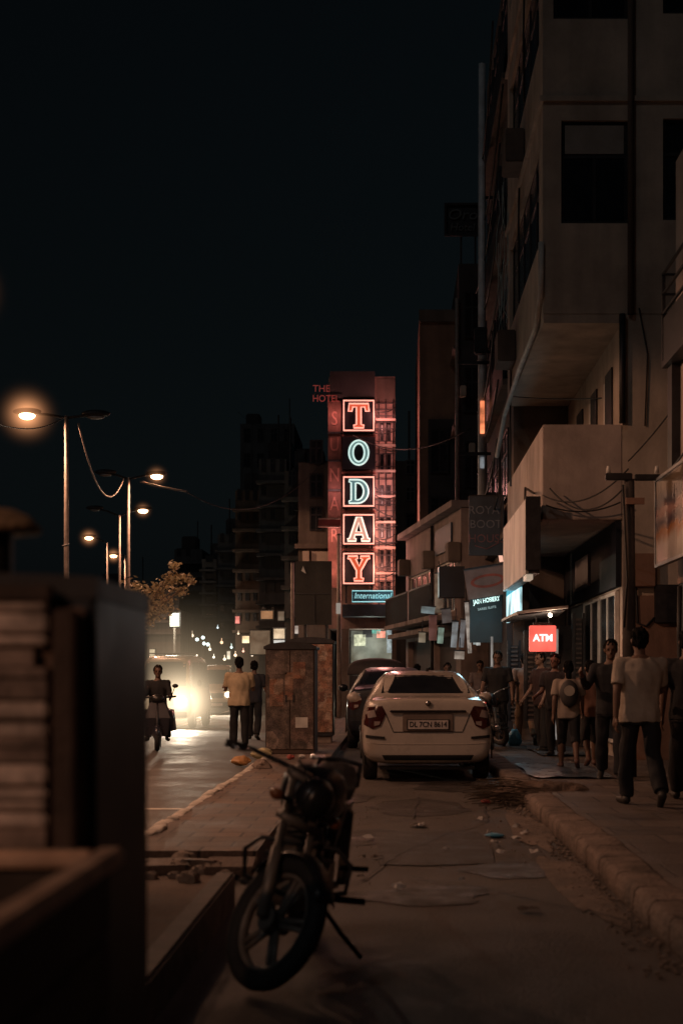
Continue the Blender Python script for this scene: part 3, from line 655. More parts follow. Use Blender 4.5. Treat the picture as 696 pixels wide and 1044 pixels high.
MB().box(1.9, 1.95, 40.01, 40.06, 13.0, 14.5).box(2.3, 2.35, 40.01, 40.06, 13.0, 14.5).build('support', dark_metal, s)
B5 = thing('brick_block', 'brown block with dim lit side wall behind the narrow tower', 'building', (1.3, 44, 0))
MB().box(0.80, 1.84, 42.2, 50, 0, 12.1).build('wall', plaster_brown, B5)
MB().box(0.78, 1.84, 42.1, 42.19, 11.9, 12.25).build('parapet', plaster_dark, B5)
MB().box(1.05, 1.84, 42.08, 42.19, 0, 9.0).build('shade_panel', soot, B5)  # dark sheet painting the shade over the lower front
for k in range(3): window(B5, 'y', 42.0, 1.1, 1.65, 3.4+k*2, 4.7+k*2, dark_metal, glass_dark, 2)
B3 = thing('pale_house', 'low pale two storey house tinted pink beside the neon hotel', 'building', (1.64, 34, 0), 0, None, True)
dv = Vector((0.40-1.64, 42.5-34.2, 0)); Lh = dv.length; ang = math.atan2(dv.y, dv.x); B3.location = (1.64, 34.2, 0); B3.rotation_euler = (0, 0, ang)
# local: +x runs along the front towards the far end, -y faces into the building, front at y=0 facing +y
wm = MB(); wall_with_holes(wm, 'y', -0.25, 0.0, 0, Lh, 0, 5.45, [(4.2, 7.9, 3.0, 4.3), (0.8, 3.4, 3.0, 4.3), (0.6, 3.6, 0.1, 2.4), (4.2, 8.0, 0.1, 2.4)]); wm.box(0, Lh, -3, -2.7, 0, 5.4); wm.box(0.0, 0.2, -2.7, -0.252, 0, 5.4); wm.box(Lh-.2, Lh, -2.7, -0.252, 0, 5.4)
wm.build('wall', plaster_dull, B3)
MB().box(-0.1, Lh+.1, -0.3, 0.25, 5.46, 5.62).build('roof_edge', plaster_dull, B3)
MB().box(-0.05, Lh+.05, 0.003, 0.55, 2.5, 2.62).build('awning_slab', plaster_dull, B3)
for (a, b) in ((4.2, 7.9), (0.8, 3.4)): window(B3, 'y', -0.12, a, b, 3.0, 4.3, white_frame, glass_dark, 4, True)
for (a, b) in ((0.6, 3.6), (4.2, 8.0)): MB().box(a, b, -0.2, -0.15, 0.1, 2.4).build('shutter', soot, B3)
for (a, b, z) in ((.4, 3.8, 2.9), (4.0, 8.1, 2.9)):
    bl_ = MB().box(a, b, .003, .7, z-.14, z-.03).build('balcony', plaster_dull, B3); rl_ = MB()
    for k in range(int((b-a)/.14)): rl_.box(a+k*.14, a+k*.14+.025, .66, .685, z-.028, z+.72)
    rl_.box(a, b, .655, .69, z+.722, z+.76); rl_.build('railing', dark_metal, bl_)
for (x, z) in ((3.85, 4.5), (7.95, 4.6), (.3, 4.4)): MB().box(x-.35, x+.05, .003, .32, z-.25, z+.22).build('air_conditioner', plaster_dark, B3, False, .02)
MB().tube([(3.7, .05, .2), (3.7, .05, 5.4)], .045, 8).build('drainpipe', dark_metal, B3, True)
MB().box(1.0, 3.2, .02, .06, 4.55, 5.2).build('name_board', mat('dull_blue_board', (.05, .07, .10), .6, 0, .4, 3), B3)
# clutter of small projecting signs below
for i, (px, py, ww, hh, Y, col, e, lab) in enumerate([
    (447, 605, 8, 40, 33.0, (0.55, 0.40, 0.28), 0.28, 'narrow cream sign hanging from the pale house corner'),
    (441, 640, 8, 26, 33.5, (0.6, 0.28, 0.24), 0.16, 'narrow pink cloth sign hanging at the pale house'),
    (449, 648, 6, 16, 33.0, (0.6, 0.9, 0.75), 0.35, 'small pale green sign plate under the pale house signs'),
    (463, 647, 6, 26, 31.5, (0.65, 0.75, 0.8), 0.32, 'slim white sign plate standing left of the oval banner'),
    (471, 646, 5, 28, 31.2, (0.6, 0.65, 0.7), 0.25, 'slim grey white sign plate beside its brighter twin'),
    (484, 640, 3, 34, 30.4, (0.75, 0.9, 0.9), 0.5, 'bright cool white tube sign left of the canopy'),
    (436, 622, 14, 7, 32.8, (0.55, 0.75, 0.8), 0.35, 'low wide cool white sign under the pale house balcony'),
    (430, 650, 7, 10, 33.6, (0.8, 0.7, 0.5), 0.3, 'small warm sign low at the far end of pale house'),
    (468, 668, 10, 8, 31.0, (0.7, 0.6, 0.5), 0.25, 'small low warm sign plate behind the heads'),
    (477, 640, 4, 52, 30.8, (0.75, 0.68, 0.6), 0.30, 'tall thin tube sign hanging below the oval banner'),
    (455, 628, 10, 14, 32.0, (0.35, 0.30, 0.28), 0.10, 'small dim square sign between the hanging shop signs'),
    (487, 652, 4, 12, 30.5, (0.8, 0.8, 0.75), 0.4, 'tiny white notice plate below glowing shop capitals')]):
    t = thing('hanging_sign', lab, 'sign', at(px, py, Y))
    c = at(px, py, Y); hw, hz = ww*Y/F/2, hh*Y/F/2; tilt = Matrix.Rotation(R(random.uniform(-7, 7)), 4, 'Y')
    MB().box(-hw, hw, 0, 0.05, -hz, hz).xf(T(*c) @ tilt).build('panel', emit('sign_face_%d' % i, col, e*(.45 if i < 8 else .9), 0.7, 5), t)
    MB().box(-hw-.02, hw+.02, -.01, 0.06, hz+0.002, hz+.03).box(-0.01, 0.01, 0.02, 0.04, hz+.03, hz+.3).xf(T(*c) @ tilt).build('hanger', dark_metal, t)
s = thing('dark_awning_sign', 'dark navy box sign projecting between pale house and oval banner', 'sign', at(460, 592, 32.5))
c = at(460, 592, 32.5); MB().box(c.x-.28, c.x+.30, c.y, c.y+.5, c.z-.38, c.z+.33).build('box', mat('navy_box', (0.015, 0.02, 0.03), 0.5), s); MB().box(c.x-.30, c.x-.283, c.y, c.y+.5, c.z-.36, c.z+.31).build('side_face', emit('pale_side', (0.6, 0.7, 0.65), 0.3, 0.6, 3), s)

# ------------------------------------------------------------------ hotel with the neon sign
YH = 45.0; K = YH / F
def hx(px): return (px - VX) * K
def hz(py): return H + (VY - py) * K
HT = thing('hotel_building', 'hotel building washed pink by its vertical neon letters', 'building', (-1.0, YH, 0))
hw = MB(); hol = []
for k in range(6):
    zc = hz(430 + k*33); hol.append((hx(387), hx(391.5), zc-0.62, zc+0.05)); hol.append((hx(394), hx(398.5), zc-0.62, zc+0.05))
wall_with_holes(hw, 'y', YH, YH+0.3, hx(335), hx(402.5), 2.9, hz(384), hol)
hw.box(hx(335), hx(402.5), YH+0.302, YH+9, 2.9, hz(384)-.02)
hw.build('wall', mat('hotel_render', (0.33, 0.23, 0.20), 0.8, 0, 0.4, 1.4, 0.3, 30, 0.5), HT)
for h in hol: window(HT, 'y', YH+0.1, h[0], h[1], h[2], h[3], dark_metal, glass_dark, 1, False, 0.05)
bars = MB()
for k in range(30): z = hz(412) - k*0.2; bars.box(hx(383), hx(403.5), YH-0.10, YH-0.07, z, z+0.025) if k % 2 == 0 or random.random() < .4 else None
for px in (386, 393, 400.5): bars.box(hx(px)-.02, hx(px)+.02, YH-0.066, YH-0.03, 3.2, hz(408))
bars.build('scaffold_bars', dark_metal, HT)
MB().box(hx(337), hx(382), YH-0.5, YH-0.003, hz(408), hz(382)).build('roof_box', soot, HT)
MB().box(hx(384), hx(402), YH-0.02, YH-0.003, hz(409), hz(386)).build('roof_panel', plaster_dark, HT)
for k in range(7): z = hz(430+k*26); MB().box(hx(383), hx(403), YH-0.2, YH-0.11, z, z+0.07).build('ledge', plaster_pink, HT)
# entrance
en = MB(); en.box(hx(345), hx(356), YH, YH+.3, 0, 2.897); en.box(hx(399), hx(404), YH, YH+.3, 0, 2.897); en.build('entrance_pier', plaster_dark, HT)
MB().box(hx(350), hx(406), YH-1.0, YH-0.003, 3.25, 3.62).build('canopy', mat('navy_canopy', (0.03, 0.045, 0.07), 0.5), HT)
MB().box(hx(356), hx(399), YH+1.8, YH+1.9, 0.1, 2.9).build('lobby_wall', emit('lobby_glow', (0.70, 0.72, 0.58), 0.13, 0.95, 2.5), HT)
for (px, py, ww, hh, col, e, nm) in ((383, 640, 9, 10, (0.2, 0.6, 0.5), 0.5, 'teal_screen'), (388, 646, 9, 7, (1, 0.35, 0.25), 0.8, 'red_screen'), (366, 652, 12, 12, (0.85, 0.85, 0.6), 0.5, 'pale_panel'), (362, 634, 8, 9, (0.7, 0.6, 0.4), 0.35, 'lit_panel'), (397, 650, 6, 30, (0.6, 0.7, 0.75), 0.3, 'glass_door'), (374, 640, 10, 18, (0.05, 0.04, 0.05), 0.05, 'dark_panel'), (379, 632, 4, 5, (1, 0.2, 0.2), 1.5, 'red_lamp')):
    MB().box(hx(px-ww/2), hx(px+ww/2), YH+0.9, YH+0.95, hz(py+hh/2), hz(py-hh/2)).build(nm, emit('lobby_' + nm, col, e, 0.6, 8), HT)
lamp('lobby_light', 'POINT', (hx(378), YH+0.3, 2.4), 25, (0.9, 1.0, 0.85), HT, 0.2)
# neon letters
SG = thing('neon_sign', 'vertical neon sign of five framed letters spelling TODAY', 'neon sign', (hx(366), YH-0.5, 2.5))
YS = YH - 0.55
def arc(cx, cy, rx, ry, a0, a1, n=14): return [(cx + rx*math.cos(R(a0+(a1-a0)*k/n)), cy + ry*math.sin(R(a0+(a1-a0)*k/n))) for k in range(n+1)]
GL = {
 'T': ([(.08,.95),(.92,.95),(.95,.66),(.80,.66),(.76,.82),(.60,.82),(.60,.15),(.72,.12),(.72,.02),(.28,.02),(.28,.12),(.40,.15),(.40,.82),(.24,.82),(.20,.66),(.05,.66)], []),
 'Y': ([(.03,.97),(.45,.97),(.45,.88),(.37,.86),(.52,.58),(.66,.86),(.58,.88),(.58,.97),(.97,.97),(.97,.88),(.88,.86),(.60,.42),(.60,.14),(.70,.12),(.70,.02),(.30,.02),(.30,.12),(.40,.14),(.40,.42),(.12,.86),(.03,.88)], []),
 'A': ([(.40,.98),(.62,.98),(.90,.14),(.98,.12),(.98,.02),(.62,.02),(.62,.12),(.70,.14),(.66,.28),(.34,.28),(.30,.14),(.38,.12),(.38,.02),(.02,.02),(.02,.12),(.10,.14)], [[(.38,.40),(.62,.40),(.50,.76)]]),
 'D': ([(.08,.97)] + arc(.46,.5,.46,.47,90,-90) + [(.08,.03),(.08,.12),(.17,.15),(.17,.85),(.08,.88)], [[(.36,.84)] + arc(.44,.5,.27,.34,90,-90) + [(.36,.16)]]),
 'O': (arc(.5,.5,.43,.49,0,348,29), [arc(.5,.5,.25,.36,0,348,29)]) }
pinkn = emit('pink_neon', (1.0, 0.38, 0.28), 1.35); tealn = emit('aqua_neon', (0.62, 0.90, 0.84), 0.9); whiten = emit('cream_neon', (1.0, 0.80, 0.66), 1.2)
fill = {'T': emit('orange_fill', (1, 0.17, 0.08), 0.5), 'Y': emit('orange_fill2', (0.9, 0.15, 0.06), 0.5), 'O': emit('teal_fill', (0.22, 0.36, 0.35), 0.45), 'D': emit('teal_fill2', (0.18, 0.33, 0.34), 0.45), 'A': emit('cream_fill', (0.9, 0.5, 0.38), 0.55)}
tub = {'T': pinkn, 'Y': pinkn, 'O': tealn, 'D': tealn, 'A': whiten}
back = mat('black_sign_back', (0.012, 0.012, 0.016), 0.35, 0, 0.3, 3)
for ch, (ya, yb) in zip('TODAY', ((411, 443), (449, 480), (488, 519), (526, 557), (565, 597))):
    x0, x1, z0, z1 = hx(350), hx(382), hz(yb), hz(ya)
    bx = MB().box(x0-.02, x1+.02, YS, YS+0.3, z0-.02, z1+.02).build('letter_box', back, SG)
    bx['label'] = 'framed neon letter ' + ch if ch != 'O' else 'unframed neon letter O'
    gx0, gw, gz0, gh = x0+.14, (x1-x0)-.28, z0+.09, (z1-z0)-.18
    o, hs_ = GL[ch]; mp = lambda l: [(gx0+p[0]*gw, gz0+p[1]*gh) for p in l]
    MB().poly(mp(o), [mp(h) for h in hs_], T(0, YS-.02, 0)).build('letter_fill', fill[ch], bx)
    tb = MB()
    for l in [o, *hs_]: tb.tube([(p[0], YS-.05, p[1]) for p in mp(l)], 0.027, 6, closed=True)
    tb.build('neon_tube', tub[ch], bx, True)
    if ch != 'O':
        MB().tube([(x0+.03, YS-.03, z0+.03), (x1-.03, YS-.03, z0+.03), (x1-.03, YS-.03, z1-.03), (x0+.03, YS-.03, z1-.03)], 0.032, 6, closed=True).build('neon_frame', pinkn, bx)
MB().box(hx(352), hx(354), YS+.31, YS+.36, 3.7, hz(410)).box(hx(378), hx(380), YS+.31, YS+.36, 3.7, hz(410)).build('support_rail', dark_metal, SG)
for py, e, c in ((427, 14, (1, .33, .28)), (503, 14, (1, .40, .36)), (542, 18, (1, .42, .34)), (581, 22, (1, .36, .26))):
    lamp('neon_spill', 'POINT', (hx(388), YS-.25, hz(py)), e*4.2, c, SG, 0.25); lamp('neon_spill', 'POINT', (hx(342), YS-.35, hz(py)), e*1.1, c, SG, 0.25)
# International plate
s = thing('neon_plate', 'small teal neon plate reading International under the letter Y', 'neon sign', (hx(380), YS, hz(609)))
MB().box(hx(359), hx(400.5), YS-.02, YS+.06, hz(615), hz(603)).build('plate', mat('deep_teal_plate', (0.02, 0.06, 0.08), 0.5), s)
MB().tube([(hx(359.5), YS-.04, hz(614.5)), (hx(400), YS-.04, hz(614.5)), (hx(400), YS-.04, hz(603.5)), (hx(359.5), YS-.04, hz(603.5))], 0.016, 6, closed=True).build('neon_border', emit('teal_border', (0.3, 0.75, 0.8), 0.9), s)
text_mb('International', 0.265, 0.006, T(hx(379.8), YS-.035, hz(608.6)), shear=0.25, sx=0.85).build('lettering', emit('teal_script', (0.35, 0.8, 0.85), 0.85), s)
lamp('plate_glow', 'POINT', (hx(390), YS-.4, hz(612)), 5, (0.3, 0.85, 1), s, 0.2)
# side board with dim red letters, roof sign, small board
s = thing('vertical_board', 'dim red vertical board of large painted letters left of neon', 'sign', (hx(341), YS, 6))
MB().box(hx(335), hx(348), YS+.1, YS+.2, hz(600), hz(412)).build('board', mat('maroon_board', (0.16, 0.075, 0.06), 0.7, 0, 0.5, 3), s)
for ch, py in zip('SUNAR', (430, 456, 487, 516, 548)):
    text_mb(ch, 0.62, 0.006, T(hx(341.5), YS+.08, hz(py)), sx=0.72).build('letter', mat('dim_red_letters', (0.36, 0.16, 0.13), 0.6), s)
for py in (443, 471, 501, 530): MB().box(hx(335), hx(348), YS+.02, YS+.098, hz(py+2), hz(py)).build('cross_bar', dark_metal, s)
s = thing('rooftop_letters', 'dim red outlined letters reading THE HOTEL above the vertical board', 'sign', (hx(330), YS, hz(405)))
rl = emit('faint_red_letters', (0.55, 0.10, 0.08), 0.22)
text_mb('THE', 0.30, 0.01, T(hx(328.5), YS, hz(400))).build('lettering', rl, s); text_mb('HOTEL', 0.30, 0.01, T(hx(333), YS, hz(410)), sx=.9).build('lettering', rl, s)
MB().box(hx(320), hx(349), YS+.02, YS+.05, hz(405.5), hz(404.5)).box(hx(334), hx(335), YS+.03, YS+.06, hz(418), hz(394)).build('frame', dark_metal, s)
s = thing('small_board', 'short level board with pale border left of letter A', 'sign', (hx(336), YS-.4, hz(537)))
MB().box(hx(326), hx(348.5), YS-.45, YS-.40, hz(541), hz(532)).build('board', mat('dark_red_board', (0.16, 0.03, 0.03), 0.6), s)
bb = MB(); bb.box(hx(326), hx(348.5), YS-.48, YS-.455, hz(533.2), hz(532)); bb.box(hx(326), hx(348.5), YS-.48, YS-.455, hz(541), hz(539.8)); bb.build('border', mat('pale_border', (0.45, 0.33, 0.30), 0.6), s)
MB().tube([(hx(332), YS-.39, hz(537)), (hx(332), YS+.1, hz(537))], 0.03, 6).build('bracket', dark_metal, s)
for k in range(14):
    z = hz(random.uniform(418, 598)); xa, xb = hx(382.5), hx(random.uniform(401, 407)); MB().tube(sag((xa, YS+.05, z), (xb, YH-.25, z+random.uniform(-.25, .25)), random.uniform(.02, .12), 8), .018, 5).build('feed_cable', cable_mat, SG, True)
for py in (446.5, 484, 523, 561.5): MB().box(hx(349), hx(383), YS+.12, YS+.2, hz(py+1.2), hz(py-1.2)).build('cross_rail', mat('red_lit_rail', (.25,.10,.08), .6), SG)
# wires round the sign
for k, (p, q, lab) in enumerate(((at(360, 444, 44), at(480, 436, 37), 'black wire leaving neon sign towards mast below letter T'), (at(384, 470, 44.6), at(300, 520, 50), 'black wire falling left from the letter O'))):
    wire('overhead_wire', sag(p, q, 0.5), 0.016, lab, None)

# ------------------------------------------------------------------ dark hoarding and building left of the hotel
B6 = thing('dark_house', 'dark unlit house left of the hotel behind the hoarding', 'building', (-2.7, 47, 0))
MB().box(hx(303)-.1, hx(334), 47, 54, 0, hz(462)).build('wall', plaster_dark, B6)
MB().box(hx(303)-.2, hx(334), 46.7, 46.997, 5.6, 5.75).build('ledge', plaster_dark, B6)
MB().box(hx(305), hx(312), 46.6, 46.9, 4.9, 5.5).box(hx(314), hx(332), 46.75, 46.9, 5.05, 5.5).build('awning', plaster, B6)
for k in range(3): window(B6, 'y', 46.93, hx(312), hx(326), 6.2+k*1.1, 7.0+k*1.1, dark_metal, glass_dark, 2)
s = thing('hoarding', 'large dark billboard hoarding on posts left of the hotel', 'billboard', (-2.6, 40, 0))
hoard = mat('dark_hoarding', (0.035, 0.032, 0.028), 0.7, 0, 0.6, 1.5, 0, 40, 0.4)
MB().box(at(301,0,40).x, at(338,0,40).x, 40, 40.1, at(0,637,40).z, at(0,572,40).z).build('panel', hoard, s)
MB().add([at(307,582,39.9), at(309,577,39.9), at(312,585,39.9)], [[0,1,2]]).build('torn_corner', white_frame, s)
MB().box(-2.5, -2.42, 40.11, 40.2, 0, at(0,600,40).z).box(-1.9, -1.82, 40.11, 40.2, 0, at(0,600,40).z).build('post', dark_metal, s)
fr = MB(); fr.box(at(301,0,40).x, at(338,0,40).x, 39.96, 39.995, at(0,606,40).z, at(0,604.5,40).z); fr.box(at(320,0,40).x, at(321,0,40).x, 39.96, 39.995, at(0,637,40).z, at(0,607,40).z); fr.build('seam', dark_metal, s)
def simple_pole(px, ytop, Y, r, label, m=pole_paint, extra=None, zb=0.0):
    x = (px-VX)*Y/F; zt = H+(VY-ytop)*Y/F
    t = thing('utility_pole', label, 'pole', (x, Y, zb))
    MB().tube([(x, Y, zb), (x, Y, zt)], [r, r*0.8], 10).build('shaft', m, t, True)
    MB().box(x-r*1.8, x+r*1.8, Y-r*1.8, Y+r*1.8, zb, zb+0.04).build('base', concrete, t)
    MB().ell((x, Y, zt), (r*.9, r*.9, r*.5), 8, 5).build('cap', dark_metal, t, True)
    return t
simple_pole(298, 574, 41, 0.055, 'thin pale pole standing at the hoarding edge')
p = simple_pole(345.5, 545, 43, 0.075, 'grey pole standing in front of the hotel facade')
MB().box(-1.70, -1.56, 42.86, 42.90, at(0,626,43).z, at(0,615,43).z).build('notice_plate', emit('pole_notice', (0.75, 0.65, 0.55), 0.35), p)
# billboards and lit shops farther on the left side of the hotel
def lit_box(px, py, wpx, hpx, Y, col, e, label, glow=0):
    t = thing('lit_sign', label, 'sign', at(px, py, Y)); c = at(px, py, Y); a, b = wpx*Y/F/2, hpx*Y/F/2
    MB().box(c.x-a, c.x+a, Y, Y+.12, c.z-b, c.z+b).build('face', emit('lit_%d_%d' % (px, py), col, e*.85, 0.65, 2.2), t)
    MB().box(c.x-a-.05, c.x+a+.05, Y+.123, Y+.3, c.z-b-.05, c.z+b+.05).build('casing', dark_metal, t)
    if glow: lamp('sign_glow', 'POINT', (c.x, Y-.8, c.z+.2), glow, col, t, .3)
    return t
lit_box(252, 652, 10, 7, 62, (1, 0.72, 0.42), 1.3, 'bright warm lit sign board nearest the walking pair', 14)
lit_box(284.5, 646, 11, 10, 56, (0.9, 0.72, 0.5), 0.55, 'square cream lit sign above the poster covered cabinet', 22)
lit_box(284.5, 654, 11, 3, 55.5, (0.8, 0.85, 0.85), 0.7, 'thin white lit strip sign above the poster covered cabinet')
lit_box(242, 632, 4, 7, 66, (1, 0.3, 0.25), 0.8, 'tiny red lit sign on the far street', 10)
lit_box(265, 655, 20, 24, 60, (0.55, 0.42, 0.28), 0.14, 'broad dim tan sign board behind the walking pair')
lit_box(272, 627, 12, 8, 64, (0.75, 0.45, 0.25), 0.10, 'dim orange sign high behind the walking pair', 25)
lit_box(286.5, 628, 6, 9, 58, (0.7, 0.6, 0.45), 0.12, 'small upright cream sign near the thin pale pole')
lit_box(303, 642, 5, 8, 52, (0.9, 0.8, 0.7), 0.4, 'small white sign below the hoarding left edge')
lit_box(328, 643, 5, 6, 50, (0.85, 0.8, 0.75), 0.35, 'small white sign below the hoarding right edge')
lit_box(320, 652, 24, 12, 51, (0.5, 0.36, 0.28), 0.10, 'long dim brown shop board below the hoarding')
lit_box(233, 668, 3, 8, 62, (1, 0.9, 0.7), 0.8, 'tiny upright white sign at the far van')
lit_box(274, 672, 4, 5, 50, (0.1, 0.6, 0.35), 0.7, 'small green sign beside the second walking man')
lit_box(276, 695, 9, 34, 40, (0.62, 0.75, 0.70), 0.33, 'tall pale lit board behind the second walking man')

# ------------------------------------------------------------------ far left buildings
fm = [mat('far_plaster_%d' % i, c, 0.9, 0, 0.4, 0.25, 0, 40, 0.5) for i, c in enumerate([(0.09,0.085,0.085), (0.115,0.08,0.06), (0.08,0.082,0.088), (0.20,0.18,0.165), (0.08,0.065,0.06)])]
far_glass = mat('far_glass', (0.02, 0.02, 0.025), 0.2)
def far_building(px0, px1, ptop, Y, m, label, rows, cols, ledge=True):
    x0, x1 = (px0-VX)*Y/F, (px1-VX)*Y/F; zt = H + (VY-ptop)*Y/F
    t = thing('apartment_block', label, 'building', ((x0+x1)/2, Y, 0))
    MB().box(x0, x1, Y, Y+12, 0, zt).build('wall', m, t)
    dz = (zt-4)/rows; dx = (x1-x0)/cols
    for r in range(rows):
        if ledge: MB().box(x0-.1, x1+.1, Y-.7, Y-.003, 3.9+r*dz, 4.05+r*dz).build('balcony_slab', m, t)
        for c in range(cols):
            if random.random() < .85: window(t, 'y', Y-.05, x0+dx*(c+.25), x0+dx*(c+.75), 4.6+r*dz, 4.6+r*dz+min(1.5, dz*.55), fm[0] if random.random() < .3 else dark_metal, far_glass, 2)
    MB().box(x0+.3, x0+1.6, Y+2, Y+4, zt+.003, zt+1.3).build('water_tank', dark_metal, t, False, .1)
    MB().tube([(x1-.5, Y+1, zt), (x1-.5, Y+1, zt+2.5)], .05, 6).build('aerial', dark_metal, t)
    return t
far_building(290, 306, 480, 62, fm[4], 'dark slim block just left of the hoarding', 5, 1)
far_building(264, 292, 468, 75, fm[0], 'tall grey block with water tank behind the thin pale pole', 7, 3)
far_building(240, 264, 500, 82, fm[1], 'brownish block with stacked balconies behind the walking pair', 7, 3)
far_building(222, 240, 545, 95, fm[2], 'shadowy block between the brownish block and pale tower', 6, 2)
far_building(206, 221, 570, 100, fm[3], 'pale narrow tower lit dimly at the end of the street', 7, 1)
far_building(178, 206, 560, 120, fm[2], 'dark far block closing the end of the street', 7, 3)
far_building(150, 184, 622, 85, fm[3], 'low pale building behind the leafy tree', 2, 4)
far_building(95, 150, 600, 110, fm[0], 'distant block mostly hidden behind the left cabinet', 5, 4)
far_building(245, 300, 432, 130, fm[2], 'tallest distant block dark against the sky', 9, 4, False)
far_building(330, 428, 470, 66, fm[4], 'dark rear block closing the view behind the hotel', 6, 5, False)

# ------------------------------------------------------------------ street lamps on the left
def street_lamp(xp, Y, zt, arms, label, power, glow=0.4, r=0.075, lit_col=SOD):
    t = thing('street_lamp', label, 'street lamp', (xp, Y, 0), 0, 'street lamps along the left road')
    MB().tube([(xp, Y, 0), (xp, Y, zt*.6), (xp, Y, zt)], [r*.95, r*.75, r*.6], 12).build('pole', pole_paint, t, True)
    MB().box(xp-.2, xp+.2, Y-.2, Y+.2, 0, .15).build('base', concrete, t, False, .02)
    for k in range(3): MB().tube([(xp-r, Y-r, 2.2+k*1.1), (xp+r, Y-r, 2.25+k*1.1)], .02, 6).build('clamp', dark_metal, t)
    for (dx, dz, lit) in arms:
        sg_ = 1 if dx > 0 else -1
        MB().tube([(xp, Y, zt-.05), (xp+dx*.5, Y, zt+dz*.7), (xp+dx*.85, Y, zt+dz)], .03, 8).build('arm', dark_metal, t, True)
        hx_ = xp+dx
        hd = MB().ell((0,0,0), (.34, .14, .09), 14, 8).xf(T(hx_, Y, zt+dz+.05)).build('lamp_head', dark_metal, t, True)
        if lit:
            MB().ell((0,0,0), (.19, .13, .10), 14, 9).xf(T(hx_, Y, zt+dz-.04)).build('lens', emit('sodium_lens', (1.0, 0.55, 0.27), 14), hd, True)
            if power: lamp('lamp_light', 'SPOT', (hx_, Y, zt+dz-.17), power, lit_col, t, .15, 173, (hx_, Y, 0), .10)
            if glow: glow_sphere((hx_, Y-.05, zt+dz-.03), glow, glow_mat('sodium_haze', (1, .42, .18), 6.0, 6.0), t)  # lamp glow put in as a self-lit sphere
        else:
            MB().ell((0,0,0), (.20, .10, .05), 12, 7).xf(T(hx_, Y, zt+dz-.035)).build('lens', grey_metal, hd, True)
    return t
P1 = at(68, 424, 33)
street_lamp(P1.x, 33, P1.z, ((at(28,0,33).x-P1.x, .05, True), (at(98,0,33).x-P1.x, .0, False)), 'double arm street lamp with one glowing head left of sky wire', 750, 1.05)
P2 = at(131, 487, 43.7)
street_lamp(P2.x, 43.7, P2.z, ((at(160,0,43.7).x-P2.x, .08, True), (at(108,0,43.7).x-P2.x, .12, False)), 'second street lamp with its glowing head right of the pole', 800, 0.55)
P3 = at(122, 525, 54)
street_lamp(P3.x, 54, P3.z, ((at(146,0,54).x-P3.x, .2, True), (at(97,0,54).x-P3.x, .22, False)), 'third street lamp pole with small glow to its right', 700, 0.55)
P4 = at(110, 553, 66)
street_lamp(P4.x, 66, P4.z, ((at(91,0,66).x-P4.x, .25, True),), 'short far street lamp leaning left above the left cabinet', 500, 0.75)
P5 = at(128, 566, 78)
street_lamp(P5.x, 78, P5.z, ((at(116,0,78).x-P5.x, .0, True),), 'lowest far street lamp with round glowing bulb', 500, 0.75)
street_lamp(-7.75, 22.5, 7.45, ((.95, .05, True), (-.95, .05, True)), 'nearer street lamp whose glow touches the left picture edge', 800, 0.95)
street_lamp(-7.0, 14.5, 7.45, ((.95, .05, True), (-.95, .05, False)), 'nearest street lamp standing outside the left picture edge', 1550, 0)
street_lamp(-7.5, -9.0, 7.45, ((.95, .05, True), (-.95, .05, False)), 'street lamp standing behind the photographer', 1500, 0)
wire('overhead_wire', sag(at(80, 432, 33), at(126, 488, 43.6), 1.05), .022, 'pale drooping wire slung between the first two street lamps', None, pole_paint)
wire('overhead_wire', sag(at(143, 491, 43.5), at(190, 501, 43.2), .02), .028, 'short lit wire running right from the second street lamp', None, pole_paint)
for k, (a, b, sg2, lab) in enumerate((((190, 501, 43.2), (330, 470, 46), 1.0, 'faint wire running on from the short lit wire to hotel'), ((68, 424, 33), (-60, 400, 20), .4, 'wire leaving the first street lamp towards the left'), ((243, 420, 120), (300, 445, 70), .4, 'faint wire above the distant rooftops'))):
    wire('overhead_wire', sag(at(*a), at(*b), sg2), .012, lab, None)

# ------------------------------------------------------------------ tree on the left
def tree(px, ytop, ybot, Y, wpx, label):
    c = at(px, 0, Y); zt = at(0, ytop, Y).z; zb = at(0, ybot, Y).z; wd = wpx*Y/F
    t = thing('roadside_tree', label, 'tree', (c.x, Y, 0))
    tr = MB(); base = Vector((c.x-.3, Y, 0)); top = Vector((c.x, Y, zb+.3)); tr.tube([base, base.lerp(top, .5)+Vector((.06,0,0)), top], [.13, .1, .07], 8)
    lv = MB(); tips = []
    for k in range(11):
        a = random.random()*6.28; rr = random.uniform(.25, .5)*wd; hz_ = random.uniform(zb+.3, zt-.35)
        fr_ = (hz_-zb)/(zt-zb); rr *= 1.15-0.9*fr_
        q = Vector((c.x + math.cos(a)*rr + wd*.22*(fr_-.35), Y + math.sin(a)*rr*.9, hz_)); tr.tube([top, top.lerp(q, .55)+Vector((0,0,.1)), q], [.05, .03, .012], 6); tips.append(q)
        for _ in range(2): tips.append(top.lerp(q, random.uniform(.6, .95)) + Vector((random.uniform(-.2,.2), random.uniform(-.2,.2), random.uniform(-.1,.25))))
    tr.build('trunk', wood, t, True)
    for q in tips:
        for k in range(44):
            o = Vector((random.gauss(0,.16), random.gauss(0,.16), random.gauss(0,.15))); p_ = q+o; s_ = random.uniform(.06, .12)
            u = Vector((random.uniform(-1,1), random.uniform(-1,1), random.uniform(-.6,.6))).normalized(); v_ = u.orthogonal().normalized()
            v_ = (Matrix.Rotation(random.random()*6.28, 3, u) @ v_)
            lv.add([p_-u*s_, p_+v_*s_*.45, p_+u*s_, p_-v_*s_*.45], [[0,1,2,3]])
    lv.build('crown', mat('dry_leaves', (0.22, 0.14, 0.06), 0.6, 0, 0.6, 3, col2=(0.42, 0.26, 0.12)), t)
